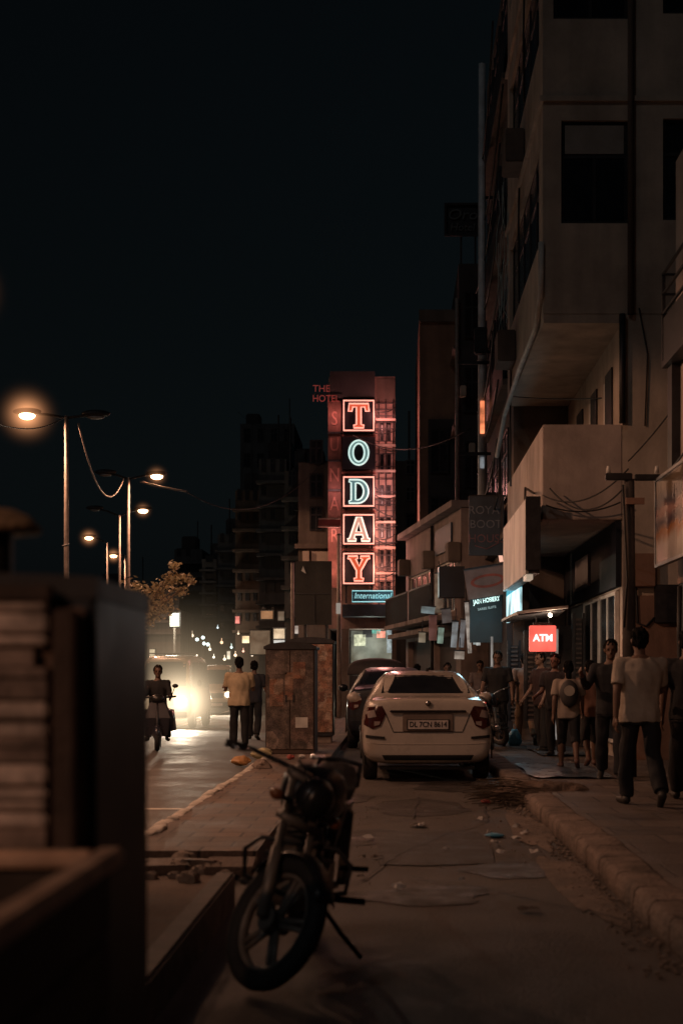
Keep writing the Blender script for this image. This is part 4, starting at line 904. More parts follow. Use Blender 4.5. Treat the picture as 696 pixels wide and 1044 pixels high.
def shade_tree(c, r, label):
    t = thing('roadside_tree', label, 'tree', (c[0], c[1], 0)); c = Vector(c)
    tr = MB().tube([(c.x, c.y, 0), (c.x+.1, c.y, 2.2), (c.x, c.y, c.z-r.z)], [.2, .16, .12], 10); lv = MB()
    for k in range(60):
        q = Vector((random.gauss(0,1), random.gauss(0,1), random.gauss(0,1))).normalized()*random.random()**.4; q = c + Vector((q.x*r.x, q.y*r.y, q.z*r.z))
        if k % 5 == 0: tr.tube([(c.x, c.y, c.z-r.z), Vector((c.x, c.y, c.z-r.z)).lerp(q, .5)+Vector((0,0,.1)), q], [.07, .04, .015], 6)
        for _ in range(45):
            p_ = q + Vector((random.gauss(0,.2), random.gauss(0,.2), random.gauss(0,.2))); u = Vector((random.uniform(-1,1), random.uniform(-1,1), random.uniform(-.6,.6))).normalized(); v_ = Matrix.Rotation(random.random()*6.28, 3, u) @ u.orthogonal().normalized(); s_ = random.uniform(.07, .13)
            lv.add([p_-u*s_, p_+v_*s_*.5, p_+u*s_, p_-v_*s_*.5], [[0,1,2,3]])
    tr.build('trunk', wood, t, True); lv.build('crown', MATS['dry_leaves'] if 'dry_leaves' in MATS else mat('green_leaves', (.06,.08,.03), .6, 0, .5, 3), t)
shade_tree((-4.95, 12.1, 5.7), Vector((.7, .9, .85)), 'leafy street tree outside the left edge beside the nearest lamp')  # added unseen tree that throws shade over the foreground lane
def spray_tree(Y, sprays, label):
    x0 = X_(136, Y); t = thing('roadside_tree', label, 'tree', (x0, Y, 0)); lv = MB()
    top = Vector((x0+.05, Y, 2.6)); tr = MB().tube([(x0, Y, 0), (x0+.04, Y, 1.4), top], [.12, .10, .07], 8)
    for px, py, r_ in sprays:
        q = at(px, py, Y) + Vector((0, random.uniform(-.5, .5), 0)); m_ = top.lerp(q, .5) + Vector((0, 0, .15)); tr.tube([top, m_, q], [.04, .022, .006], 6)
        for _ in range(int(95*r_/.25)):
            d = Vector((random.gauss(0,1), random.gauss(0,1), random.gauss(0,.8)))*r_*.55; p_ = q + d
            s_ = random.uniform(.045, .10); u = Vector((random.uniform(-1,1), random.uniform(-1,1), random.uniform(-1,.3))).normalized(); v_ = Matrix.Rotation(random.random()*6.28, 3, u) @ u.orthogonal().normalized()
            lv.add([p_-u*s_, p_+v_*s_*.45, p_+u*s_, p_-v_*s_*.45], [[0,1,2,3]])
        for f_ in (.75, .9):
            for _ in range(20):
                p_ = top.lerp(m_, f_) + Vector((random.gauss(0,.15), random.gauss(0,.15), random.gauss(0,.12))); s_ = .06; u = Vector((random.uniform(-1,1), random.uniform(-1,1), random.uniform(-1,1))).normalized(); v_ = u.orthogonal().normalized()
                lv.add([p_-u*s_, p_+v_*s_*.45, p_+u*s_, p_-v_*s_*.45], [[0,1,2,3]])
    tr.build('trunk', wood, t, True); lv.build('crown', mat('dry_leaves', (0.34, 0.25, 0.12), 0.6, 0, 0.7, 3, col2=(0.75, 0.60, 0.36)), t)
def X_(px, Y): return (px-VX)*Y/F
spray_tree(41, ((179, 578, .14), (176, 588, .22), (188, 590, .18), (194, 592, .10), (168, 595, .24), (158, 601, .26), (182, 602, .18), (150, 610, .30), (165, 613, .26), (140, 600, .3), (152, 628, .26), (172, 622, .14), (135, 620, .35), (146, 640, .2)), 'small leafy tree lit orange at the left of road')
lamp_t = lit_box(178, 632, 9, 13, 60, (0.95, 0.95, 0.75), 1.3, 'bright pale sign on a post under the leafy tree', 160)
lamp('far_glow', 'POINT', at(204, 640, 80), 200, (1, .8, .6), lamp_t, 1.0)
MB().tube([at(178, 640, 60), at(178, 691, 60)], .05, 6).build('post', pole_paint, lamp_t)
lit_box(155, 670, 5, 16, 62, (0.9, 0.75, 0.5), 0.5, 'tiny upright lit sign beside the left cabinet')
s = thing('lamp_cluster', 'small cluster of white bulbs on a pole over the road', 'lamp', at(207, 655, 58))
for (a, b) in ((201, 652), (208, 656), (212, 657), (207, 650)): MB().ell(at(a, b, 58), .07, 8, 6).build('bulb', emit('cool_bulb', (0.8, 1, 0.95), 3), s, True)
MB().tube([at(207, 652, 58), at(207, 691, 58)], .04, 6).tube([at(200, 653, 58), at(213, 656, 58)], .025, 6).build('pole', dark_metal, s)

# ------------------------------------------------------------------ street cabinets
def cabinet(label, x0, x1, y0, y1, h, front, side, zb=0.0, name='street_cabinet', dome=.075, over=.03):
    t = thing(name, label, 'cabinet', ((x0+x1)/2, (y0+y1)/2, zb), 0, None)
    MB().box(x0, x1, y0, y1, zb+.12, zb+h-.06).build('body', side, t, False, .012)
    MB().box(x0+.05, x1-.05, y0+.05, y1-.05, zb, zb+.118).build('plinth', concrete, t)
    rf = MB(); rings = []
    for y in (y0-over, y1+over):
        rings.append([Vector((x0-over, y, zb+h-.10))] + [Vector((x0-over+(x1-x0+2*over)*k/10, y, zb+h-.055+dome*math.sin(math.pi*k/10)**.6)) for k in range(11)] + [Vector((x1+over, y, zb+h-.10))])
    rf.loft(rings).build('roof', dark_metal, t)
    m = (x0+x1)/2
    for a, b in ((x0+.02, m-.006), (m+.006, x1-.02)):
        d = MB().box(a, b, y0-.022, y0-.002, zb+.2, zb+h-.12).build('door', front, t, False, .004)
        MB().box(b-.07 if a < m-.1 else a+.04, b-.04 if a < m-.1 else a+.07, y0-.04, y0-.023, zb+h*.5, zb+h*.5+.12).build('handle', dark_metal, d)
    return t
post1 = poster_mat('torn_handbills', [(.17,.13,.11), (.22,.165,.14), (.13,.10,.085), (.26,.20,.17), (.18,.12,.10), (.14,.11,.10)], (3.6, 3.6, 2.6))
post2 = poster_mat('orange_handbills', [(.32,.16,.10), (.36,.22,.15), (.27,.13,.09), (.40,.28,.21), (.29,.17,.12)], (8, 8, 9))
c1 = cabinet('rust brown street cabinet covered in torn handbills with rounded roof', -2.07, -1.27, 23.2, 24.2, 1.93, post1, rust, 0.0)
for i, (a, b, za, zb_, mm) in enumerate(((-1.62, -1.42, 1.35, 1.62, post2), (-2.0, -1.78, .9, 1.35, post2), (-1.58, -1.38, .55, .72, white_frame), (-1.75, -1.62, 1.0, 1.45, post2), (-1.98, -1.72, 1.42, 1.75, post1))):
    MB().box(a, b, 23.168, 23.173, za, zb_).build('pasted_notice', mm, c1)
c2 = cabinet('second street cabinet with orange bill covered front behind the rust brown one', -2.0, -1.55+.42, 27.2, 27.9, 2.0, post2, dark_metal, 0.12)
c3 = cabinet('large blurred near cabinet with slatted weathered front', -1.62, -.625, 3.0, 3.64, 1.645, mat('grimy_brown_panel', (0.17, 0.11, 0.085), .8, 0, .5, 4), mat('bluish_black_metal', (0.02, 0.025, 0.035), .45, .3, .4, 5), 0.0, 'street_cabinet', .012, .004)
sl = MB(); sl2 = MB()
z = .5; sl3 = MB()
while z < 1.52:
    hgt = random.uniform(.012, .042); k = random.random(); xa = -.715 - (random.random() < .25)*random.uniform(0, .05)
    (sl if k < .5 else sl3).box(-1.58, xa, 2.945 - .010*random.random(), 2.975, z, z+hgt); z += hgt + random.uniform(.001, .010)
sl3.build('brown_slat', mat('middle_slat', (0.30, 0.225, 0.19), .85, 0, .7, 10, .3, 50), c3)
sl.build('pale_slat', mat('bleached_slat', (0.60, 0.48, 0.42), .85, 0, .7, 9, .3, 50), c3, False, .006); fr = MB(); fr.box(-.70, -.655, 2.93, 2.975, .2, 1.52); fr.box(-1.6, -.705, 2.93, 2.975, 1.535, 1.57); fr.build('frame', rust, c3, False, .005)

# basket, plank and rod lying on the near cabinet
t = thing('upturned_basket', 'upturned brown basket resting on top of the near cabinet', 'basket', (-.93, 3.3, 1.66))
dm = MB(); pr = [(.115, 0), (.112, .014), (.09, .036), (.055, .052), (0.001, .058)]
for (z0, mmx) in ((1.715, 1),): dm.loft([[Vector((-.93+r_*math.cos(2*math.pi*k/20), 3.3+r_*math.sin(2*math.pi*k/20), z0+z)) for k in range(20)] for r_, z in pr])
dm.build('bowl', mat('straw_weave', (.42,.27,.16), .8, 0, .4, 20, .6, 60), t, True); MB().cyl((-.93, 3.3, 1.603), (-.93, 3.3, 1.716), .05, 12).build('foot', dark_metal, t)
# vendor cart in front
ct = thing('vendor_cart', 'blurred wooden vendor cart with worn pale rim at lower left', 'cart', (-.95, 2.2, 0))
cd = mat('dark_cart_boards', (0.045, 0.032, 0.026), .8, 0, .5, 5, .4, 40)
sd_ = MB()
for k in range(4): sd_.box(-.60, -.575, 1.2, 2.9, .45+k*.135, .45+k*.135+.128)
for k in range(4): sd_.box(-1.5, -.605, 2.876, 2.90, .45+k*.135, .45+k*.135+.128)
sd_.build('side_boards', cd, ct, False, .004)
MB().box(-.605, -.55, 1.15, 2.93, .992, 1.03).build('rim', mat('worn_rim', (0.75, 0.46, 0.33), .7, 0, .5, 6, .4, 30), ct, False, .008)
MB().box(-1.5, -.61, 2.88, 2.93, .992, 1.026).build('rim', MATS['worn_rim'], ct, False, .008)
MB().box(-1.5, -.605, 1.2, 2.87, .40, .445).build('deck', cd, ct)
for x, y in ((-.64, 2.82), (-1.45, 2.82), (-.64, 1.3)): MB().box(x-.03, x+.03, y-.03, y+.03, 0, .395).build('leg', cd, ct)
for y in (1.6, 2.5):
    a = [(-.72, y+.2*math.cos(q*math.pi/10), .22+.2*math.sin(q*math.pi/10)) for q in range(20)]
    wv = MB().tube(a, .025, 8, closed=True)
    for q in range(4): wv.tube([a[q*5], (-.72, y, .22)], .01, 6)
    wv.build('wheel', rubber, ct, True)
tag(MB().ell((-.86, 2.72, .80), (.10, .08, .10)).build('cloth_bundle', mat('grey_cloth', (0.30, 0.27, 0.25), .9), None, True), 'pale cloth bundle lying inside the vendor cart', 'bundle')
tag(MB().ell((-.70, 2.66, .86), (.05, .05, .05)).build('paper_ball', mat('dirty_paper', (0.42, 0.38, 0.34), .9), None, True), 'crumpled paper ball inside the vendor cart near its rim', 'paper')
tag(MB().box(-1.3, -.95, 2.6, 2.8, .446, .93).build('crate', wood, None, False, .01), 'timber crate standing inside the vendor cart', 'crate')

# ------------------------------------------------------------------ pole with crossarm by the pavement
t = thing('street_pole', 'dark street pole with short crossarm in front of the plaster pillar', 'pole', (2.99, 18, .1))
MB().tube([(2.99, 18, .1), (2.99, 18, 2.4), (2.99, 18, 3.88)], [.095, .08, .065], 12).build('shaft', mat('dark_wood_pole', (0.05, 0.04, 0.036), .8, 0, .4, 8, .3, 40), t, True)
MB().box(2.68, 3.02, 17.92, 17.99, 3.86, 3.95).box(3.05, 3.38, 17.92, 17.99, 3.855, 3.935).build('crossarm', dark_metal, t, False, .01)
MB().box(2.93, 3.16, 17.86, 17.915, 3.55, 3.63).build('lamp_bracket', plaster_brown, t)
for x in (2.72, 3.33): MB().tube([(x, 17.955, 3.951), (x, 17.955, 4.04)], [.03, .02], 8).build('insulator', white_frame, t, True)
MB().tube([(2.9, 17.93, 3.8), (2.92, 17.9, 3.2), (2.95, 17.9, 2.6), (2.91, 17.9, 2.0)], .014, 6).build('cable', cable_mat, t, True)

# ------------------------------------------------------------------ vehicles
def bvh_of(o):
    dg = bpy.context.evaluated_depsgraph_get(); ev = o.evaluated_get(dg); me = ev.to_mesh()
    b = BVHTree.FromPolygons([v.co.copy() for v in me.vertices], [list(p.vertices) for p in me.polygons]); ev.to_mesh_clear(); return b
def patch(bvh, poly, axis, sgn, off=.006, cuts=3):
    """polygon drawn on a side view, laid onto the body; axis 'y': (x,z) seen along y, axis 'x': (y,z) seen along x"""
    bm = bmesh.new(); vs = [bm.verts.new((p[0], 0, p[1])) for p in poly]; bm.faces.new(vs)
    bmesh.ops.triangulate(bm, faces=bm.faces[:])
    for _ in range(cuts): bmesh.ops.subdivide_edges(bm, edges=bm.edges[:], cuts=1, use_grid_fill=True); bmesh.ops.triangulate(bm, faces=bm.faces[:])
    pts = []
    for v in bm.verts:
        if axis == 'y': o = Vector((v.co.x, sgn*10, v.co.z)); d = Vector((0, -sgn, 0))
        else: o = Vector((sgn*10, v.co.x, v.co.z)); d = Vector((-sgn, 0, 0))
        h = bvh.ray_cast(o, d); p = (h[0] if h[0] is not None else bvh.find_nearest(o + d*10)[0]); pts.append(p - d*off)
    mb = MB(); bm.verts.index_update(); mb.add(pts, [[v.index for v in f.verts] for f in bm.faces]); bm.free(); return mb
def seam(bvh, path, axis, sgn, r=.006, off=.001):
    pts = []
    for a, b in zip(path[:-1], path[1:]):
        for k in range(8):
            u = a[0]+(b[0]-a[0])*k/8; z = a[1]+(b[1]-a[1])*k/8
            o = Vector((u, sgn*10, z)) if axis == 'y' else Vector((sgn*10, u, z)); d = Vector((0, -sgn, 0)) if axis == 'y' else Vector((-sgn, 0, 0))
            h = bvh.ray_cast(o, d)
            if h[0] is not None: pts.append(h[0] - d*off)
    return MB().tube(pts, r, 6) if len(pts) > 2 else MB()
def ring_of(y, zb, w, zs, wt, zt):
    half = [(0, zb), (w*.55, zb), (w*.90, zb+.03), (w*.985, zb+.16), (w, (zb+zs)*.5), (w*.99, zs-.22), (w*.93, zs), (w*.93*.4+wt*.6, zs*.45+zt*.55), (wt, zt-.035), (wt*.75, zt-.006), (0, zt)]
    full = half + [(-x, z) for x, z in half[-2:0:-1]]
    return [Vector((x, y, z)) for x, z in full]
def wheel(c, r, wdt, parent, axis='x', rimm=None, smooth=True, name='wheel'):
    c = Vector(c); ty = MB(); prof = [(r-.09, -wdt/2), (r-.02, -wdt/2), (r, -wdt/2+.03), (r, wdt/2-.03), (r-.02, wdt/2), (r-.09, wdt/2)]
    rings = []
    for k in range(28):
        a = 2*math.pi*k/28; rings.append([c + (Vector((w_, math.cos(a)*q, math.sin(a)*q)) if axis == 'x' else Vector((math.cos(a)*q, w_, math.sin(a)*q))) for q, w_ in prof])
    rings.append(rings[0]); ty.loft(rings, caps=False)
    o = ty.build(name, rubber, parent, True)
    rm = MB(); ax = Vector((1,0,0)) if axis == 'x' else Vector((0,1,0))
    rm.cyl(c - ax*wdt*.3, c + ax*wdt*.3, r-.085, 24); 
    for k in range(5):
        a = 2*math.pi*k/5; d = Vector((0, math.cos(a), math.sin(a))) if axis == 'x' else Vector((math.cos(a), 0, math.sin(a)))
        rm.obox(c + d*(r-.085)*.55, (.03, .03, .03)); rm.tube([c + ax*wdt*.36, c + d*(r-.1) + ax*wdt*.33], .02, 6).tube([c - ax*wdt*.36, c + d*(r-.1) - ax*wdt*.33], .02, 6)
    rm.build('rim', rimm or grey_metal, o)
    return o

def sedan(label, loc, rotz, paint_m, plate='DL 7CN 8614', dark=False, yscale=1.0):
    t = thing('parked_car', label, 'car', loc, rotz, None, True)
    st = [(-.015, .36, .70, .90, .50, 1.02), (.0, .30, .79, 1.00, .58, 1.08), (.05, .25, .835, 1.04, .61, 1.105), (.22, .22, .855, 1.055, .62, 1.12), (.50, .21, .865, 1.06, .615, 1.145), (.80, .20, .865, 1.06, .565, 1.32), (1.08, .19, .865, 1.06, .535, 1.43), (1.6, .19, .865, 1.05, .55, 1.48), (2.15, .19, .865, 1.03, .555, 1.47), (2.6, .19, .86, 1.0, .57, 1.31), (3.02, .19, .855, .96, .63, 1.02), (3.6, .2, .84, .89, .60, .94), (4.0, .22, .80, .78, .56, .83), (4.18, .26, .70, .66, .48, .70), (4.2, .3, .6, .6, .4, .64)]
    b = MB().loft([ring_of(*s) for s in st]).build('body', paint_m, t, True, 0, 2)
    bv = bvh_of(b)
    patch(bv, [(-.53, 1.405), (.53, 1.405), (.60, 1.16), (-.60, 1.16)], 'y', -1, .007).build('rear_window', glass_dark, t, True)
    ws = patch(bv, [(-.54, 1.40), (.54, 1.40), (.62, 1.04), (-.62, 1.04)], 'y', 1, .007).build('windscreen', glass_dark, t, True)
    for s in (-1, 1):
        patch(bv, [(1.20, 1.12), (1.32, 1.38), (1.72, 1.425), (1.72, 1.10)], 'x', s, .006).build('side_window', glass_dark, t, True)
        patch(bv, [(1.80, 1.10), (1.80, 1.425), (2.2, 1.405), (2.66, 1.07)], 'x', s, .006).build('side_window', glass_dark, t, True)
        for path in ([(1.75, .3), (1.75, 1.06), (1.76, 1.43)], [(2.7, .3), (2.72, .6), (2.7, 1.04)], [(.95, .62), (.98, 1.08)]): seam(bv, path, 'x', s, .005).build('door_seam', black_plastic, t, True)
        tl = patch(bv, [(s*.845, .98), (s*.60, 1.00), (s*.55, .90), (s*.62, .74), (s*.72, .70), (s*.85, .76)], 'y', -1, .012).build('tail_light', mat('tail_lamp_red', (0.05, 0.012, 0.01), .12, 0, .3, 6, coat=.6), t, True)
        patch(bv, [(s*.80, .93), (s*.70, .95), (s*.67, .86), (s*.78, .84)], 'y', -1, .018, 2).build('clear_lens', mat('clear_lens', (0.30, 0.24, 0.22), .1, 0, .2, 9, coat=.8), tl, True)
        patch(bv, [(s*.70, .80), (s*.62, .80), (s*.63, .755), (s*.70, .74)], 'y', -1, .018, 2).build('clear_lens', MATS['clear_lens'], tl, True)
        patch(bv, [(s*.84, .625), (s*.84, .585), (s*.56, .565), (s*.56, .60)], 'y', -1, .012).build('bumper_strip', black_plastic, t, True)
        m = MB().ell((s*.97, 2.45, 1.08), (.10, .07, .075), 12, 8).tube([(s*.86, 2.5, 1.05), (s*.95, 2.45, 1.06)], .02, 6).build('side_mirror', paint_m, t, True)
        patch(bv, [(s*.70, .70), (s*.40, .66), (s*.42, .56), (s*.68, .58)], 'y', 1, .01).build('headlight', MATS['clear_lens'], t, True)
        for y in (.72, 3.32):
            wheel((s*.745, y, .295), .295, .19, t)
            ar = MB().tube([(s*.868, y+.335*math.cos(R(a)), .295+.335*math.sin(R(a))) for a in range(0, 181, 12)], .012, 6).build('wheel_arch', black_plastic, t, True)
    # boot lid, number plate, badge
    seam(bv, [(-.60, 1.00), (-.55, .90), (-.45, .66), (.45, .66), (.55, .90), (.60, 1.00)], 'y', -1, .006).build('boot_seam', black_plastic, t, True)
    seam(bv, [(-.84, .52), (-.5, .50), (.5, .50), (.84, .52)], 'y', -1, .006, 0).build('bumper_crease', paint_m, t, True)
    gar = MB().box(-.50, .50, -.052, -.018, .915, .945).build('boot_trim', mat('dark_chrome', (.10, .09, .09), .25, .9), t, False, .01)
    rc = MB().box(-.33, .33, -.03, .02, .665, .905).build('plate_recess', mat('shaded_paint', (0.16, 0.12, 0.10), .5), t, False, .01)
    MB().box(-.275, .275, -.045, -.031, .69, .825).build('plate_frame', black_plastic, rc)
    pl = MB().box(-.26, .26, -.05, -.046, .70, .815).build('number_plate', mat('plate_white', (0.45, 0.40, 0.38), .6), rc)
    text_mb(plate, .098, .001, T(0, -.053, .757), bold=.0015, sx=.86).build('plate_lettering', black_plastic, rc)
    MB().cyl((0, -.035, 1.035), (0, -.012, 1.035), .035, 20).build('badge', chrome, t, True)
    patch(bv, [(-.60, .36), (.60, .36), (.56, .29), (-.56, .29)], 'y', -1, .008).build('bumper_insert', black_plastic, t, True)
    MB().tube([(.45, .05, .23), (.45, .25, .24)], .03, 10).build('exhaust_pipe', dark_metal, t, True)
    MB().box(-.62, .62, .15, .3, .16, .2).build('axle_beam', dark_metal, t)
    MB().box(.05-.02, .05+.02, 1.15, 1.2, 1.455, 1.50).build('roof_aerial', black_plastic, t)
    MB().box(-.62, .62, 1.2, 1.32, .72, 1.18).box(-.5, -.2, 1.2, 1.28, 1.18, 1.33).box(.2, .5, 1.2, 1.28, 1.18, 1.33).build('rear_seat', black_plastic, t)
    return t
white_paint = mat('cream_white_paint', (0.46, 0.41, 0.365), .28, 0, .16, 1.2, coat=.8)
black_paint = mat('dark_blue_black_paint', (0.010, 0.012, 0.018), .4, 0, .2, 2, coat=.25)
sedan('white sedan parked facing away in the lane under the neon sign', (.46, 18.55, 0), R(1.5), white_paint, 'DL 7CN 8614')
sedan('dark car parked just ahead and left of the white sedan', (-.02, 26.8, 0), R(0.5), black_paint, 'DL 3CA 2071').scale = (1, 1, 1.07)

def van(label, loc, rotz, paint_m, beam, glow, w_=.78, h_=1.95, lit=(True, True)):
    t = thing('van', label, 'van', loc, rotz, None, True)
    st = [(0, .35, w_*.88, .72, w_*.6, .84), (.03, .28, w_*.97, .80, w_*.74, .92), (.16, .25, w_, .98, w_*.80, 1.06), (.55, .24, w_, 1.04, w_*.78, h_-.20), (.85, .24, w_, 1.04, w_*.80, h_-.04), (1.6, .24, w_, 1.04, w_*.82, h_), (2.9, .24, w_, 1.04, w_*.82, h_-.02), (3.25, .26, w_*.96, 1.0, w_*.78, h_-.14), (3.3, .3, w_*.8, .9, w_*.7, h_-.4)]
    b = MB().loft([ring_of(*s) for s in st]).build('body', paint_m, t, True, 0, 2); bv = bvh_of(b)
    patch(bv, [(-w_*.68, h_-.20), (w_*.68, h_-.20), (w_*.76, 1.14), (-w_*.76, 1.14)], 'y', -1, .008).build('windscreen', glass_dark, t, True)
    MB().box(-w_*.85, w_*.85, -.07, .05, .30, .46).build('bumper', black_plastic, t, False, .02)
    MB().box(-.22, .22, -.085, -.072, .33, .43).build('number_plate', MATS['plate_white'], t)
    patch(bv, [(-w_*.4, .80), (w_*.4, .80), (w_*.4, .62), (-w_*.4, .62)], 'y', -1, .01).build('grille', black_plastic, t, True)
    for s, on in zip((-1, 1), lit):
        hl = MB().ell((s*w_*.66, .0, .74), (.11, .05, .09), 14, 8).build('headlight', emit('headlamp_%d' % int(beam), (1, .86, .62), beam) if on else MATS['clear_lens'], t, True)
        if on:
            lamp('headlight_beam', 'SPOT', (s*w_*.66, -.12, .74), beam*7.0, (1, .82, .60), t, .1, 110, None, .9).rotation_euler = (R(-82), 0, 0)
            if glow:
                glow_sphere((s*w_*.66, -.06, .74), glow, glow_mat('beam_haze_%d' % int(beam), (1, .78, .50), 5.0 if beam > 40 else 1.5, 5.0), t)  # headlight glare put in as a self-lit sphere
        if on and beam > 40: glow_sphere((s*w_*.66, -.2, .9), 3.6, glow_mat('wide_beam_haze', (1, .74, .46), .22, 3.0), t)  # wide veil of painted headlight glare
        patch(bv, [(s*.75, 1.14) if False else (.55*1.0, 1.1), (.95, h_-.22), (1.7, h_-.2), (1.7, 1.1)], 'x', s, .006).build('side_window', glass_dark, t, True)
        patch(bv, [(1.8, 1.1), (1.8, h_-.2), (2.9, h_-.22), (2.9, 1.1)], 'x', s, .006).build('side_window', glass_dark, t, True)
        MB().ell((s*(w_+.1), .62, 1.22), (.06, .04, .09), 10, 7).build('side_mirror', black_plastic, t, True)
        for y in (.62, 2.62): wheel((s*(w_-.1), y, .27), .27, .16, t)
    MB().tube([(-w_*.6, .7, h_+.03), (w_*.6, .7, h_+.03), (w_*.6, 2.5, h_+.04), (-w_*.6, 2.5, h_+.04)], .015, 6, closed=True).build('roof_rack', dark_metal, t)
    return t
cream = mat('yellowish_van_paint', (0.22, 0.17, 0.11), .35, 0, .15, 1.5, coat=.4)
tan = mat('tan_van_paint', (0.26, 0.20, 0.14), .35, 0, .15, 1.5, coat=.4)
van('cream van with glaring headlights facing the camera on left road', (at(165,0,38).x, 38, -.012), R(-3), cream, 150, 1.75, .80, 2.0, (False, True))
van('tan van with two smaller headlights right of the glaring van', (at(221,0,52).x, 52, -.012), R(4), tan, 22, .42, .62, 1.85)

# auto rickshaw behind the dark car
def rickshaw(label, loc, rotz):
    t = thing('auto_rickshaw', label, 'auto rickshaw', loc, rotz, None, True)
    g = mat('rickshaw_green', (0.02, 0.06, 0.035), .4, 0, .3, 3); hood = mat('black_hood_cloth', (0.03, 0.022, 0.022), .7, 0, .3, 5, .4)
    rings = []
    for y, dz in ((0, -.06), (.25, .03), (1.0, .06), (1.7, .02), (1.9, -.10)):
        rings.append([Vector((-.66, y, 1.42))] + [Vector((.66*math.cos(math.pi - math.pi*k/12), y, 1.52 + dz + .25*math.sin(math.pi*k/12)**.7)) for k in range(13)] + [Vector((.66, y, 1.42))])
    MB().loft(rings).build('hood', hood, t, True)
    MB().box(-.62, .62, .0, .95, .38, .95).build('body', g, t, False, .05)
    MB().box(-.58, .58, .02, .06, .955, 1.415).build('rear_curtain', hood, t)
    wn = MB().box(-.25, .25, .005, .018, 1.1, 1.32).build('rear_pane', glass_dark, t)
    nose = MB().loft([[Vector((x*.5, 1.7, z)) for x, z in ((-.8,.4),(.8,.4),(.9,.9),(-.9,.9))], [Vector((x*.3, 2.3, z)) for x, z in ((-.6,.45),(.6,.45),(.7,.95),(-.7,.95))]]).build('nose', g, t, False, .04)
    MB().box(-.6, .6, .95, 1.75, .3, .36).build('floor', dark_metal, t); MB().box(-.55, .55, .5, .95, .952, 1.05).build('seat', black_plastic, t, False, .03)
    for s in (-1, 1):
        MB().tube([(s*.6, 1.85, .9), (s*.6, 1.8, 1.42)], .02, 6).build('post', dark_metal, t); wheel((s*.56, .45, .22), .22, .11, t)
        MB().box(s*.5-.06, s*.5+.06, -.02, -.002, .6, .7).build('tail_light', MATS['tail_lamp_red'], t)
    wheel((0, 2.25, .22), .22, .11, t)
    return t
rickshaw('auto rickshaw with black hood beyond the dark car', (at(383,0,33).x, 33, 0), 0)

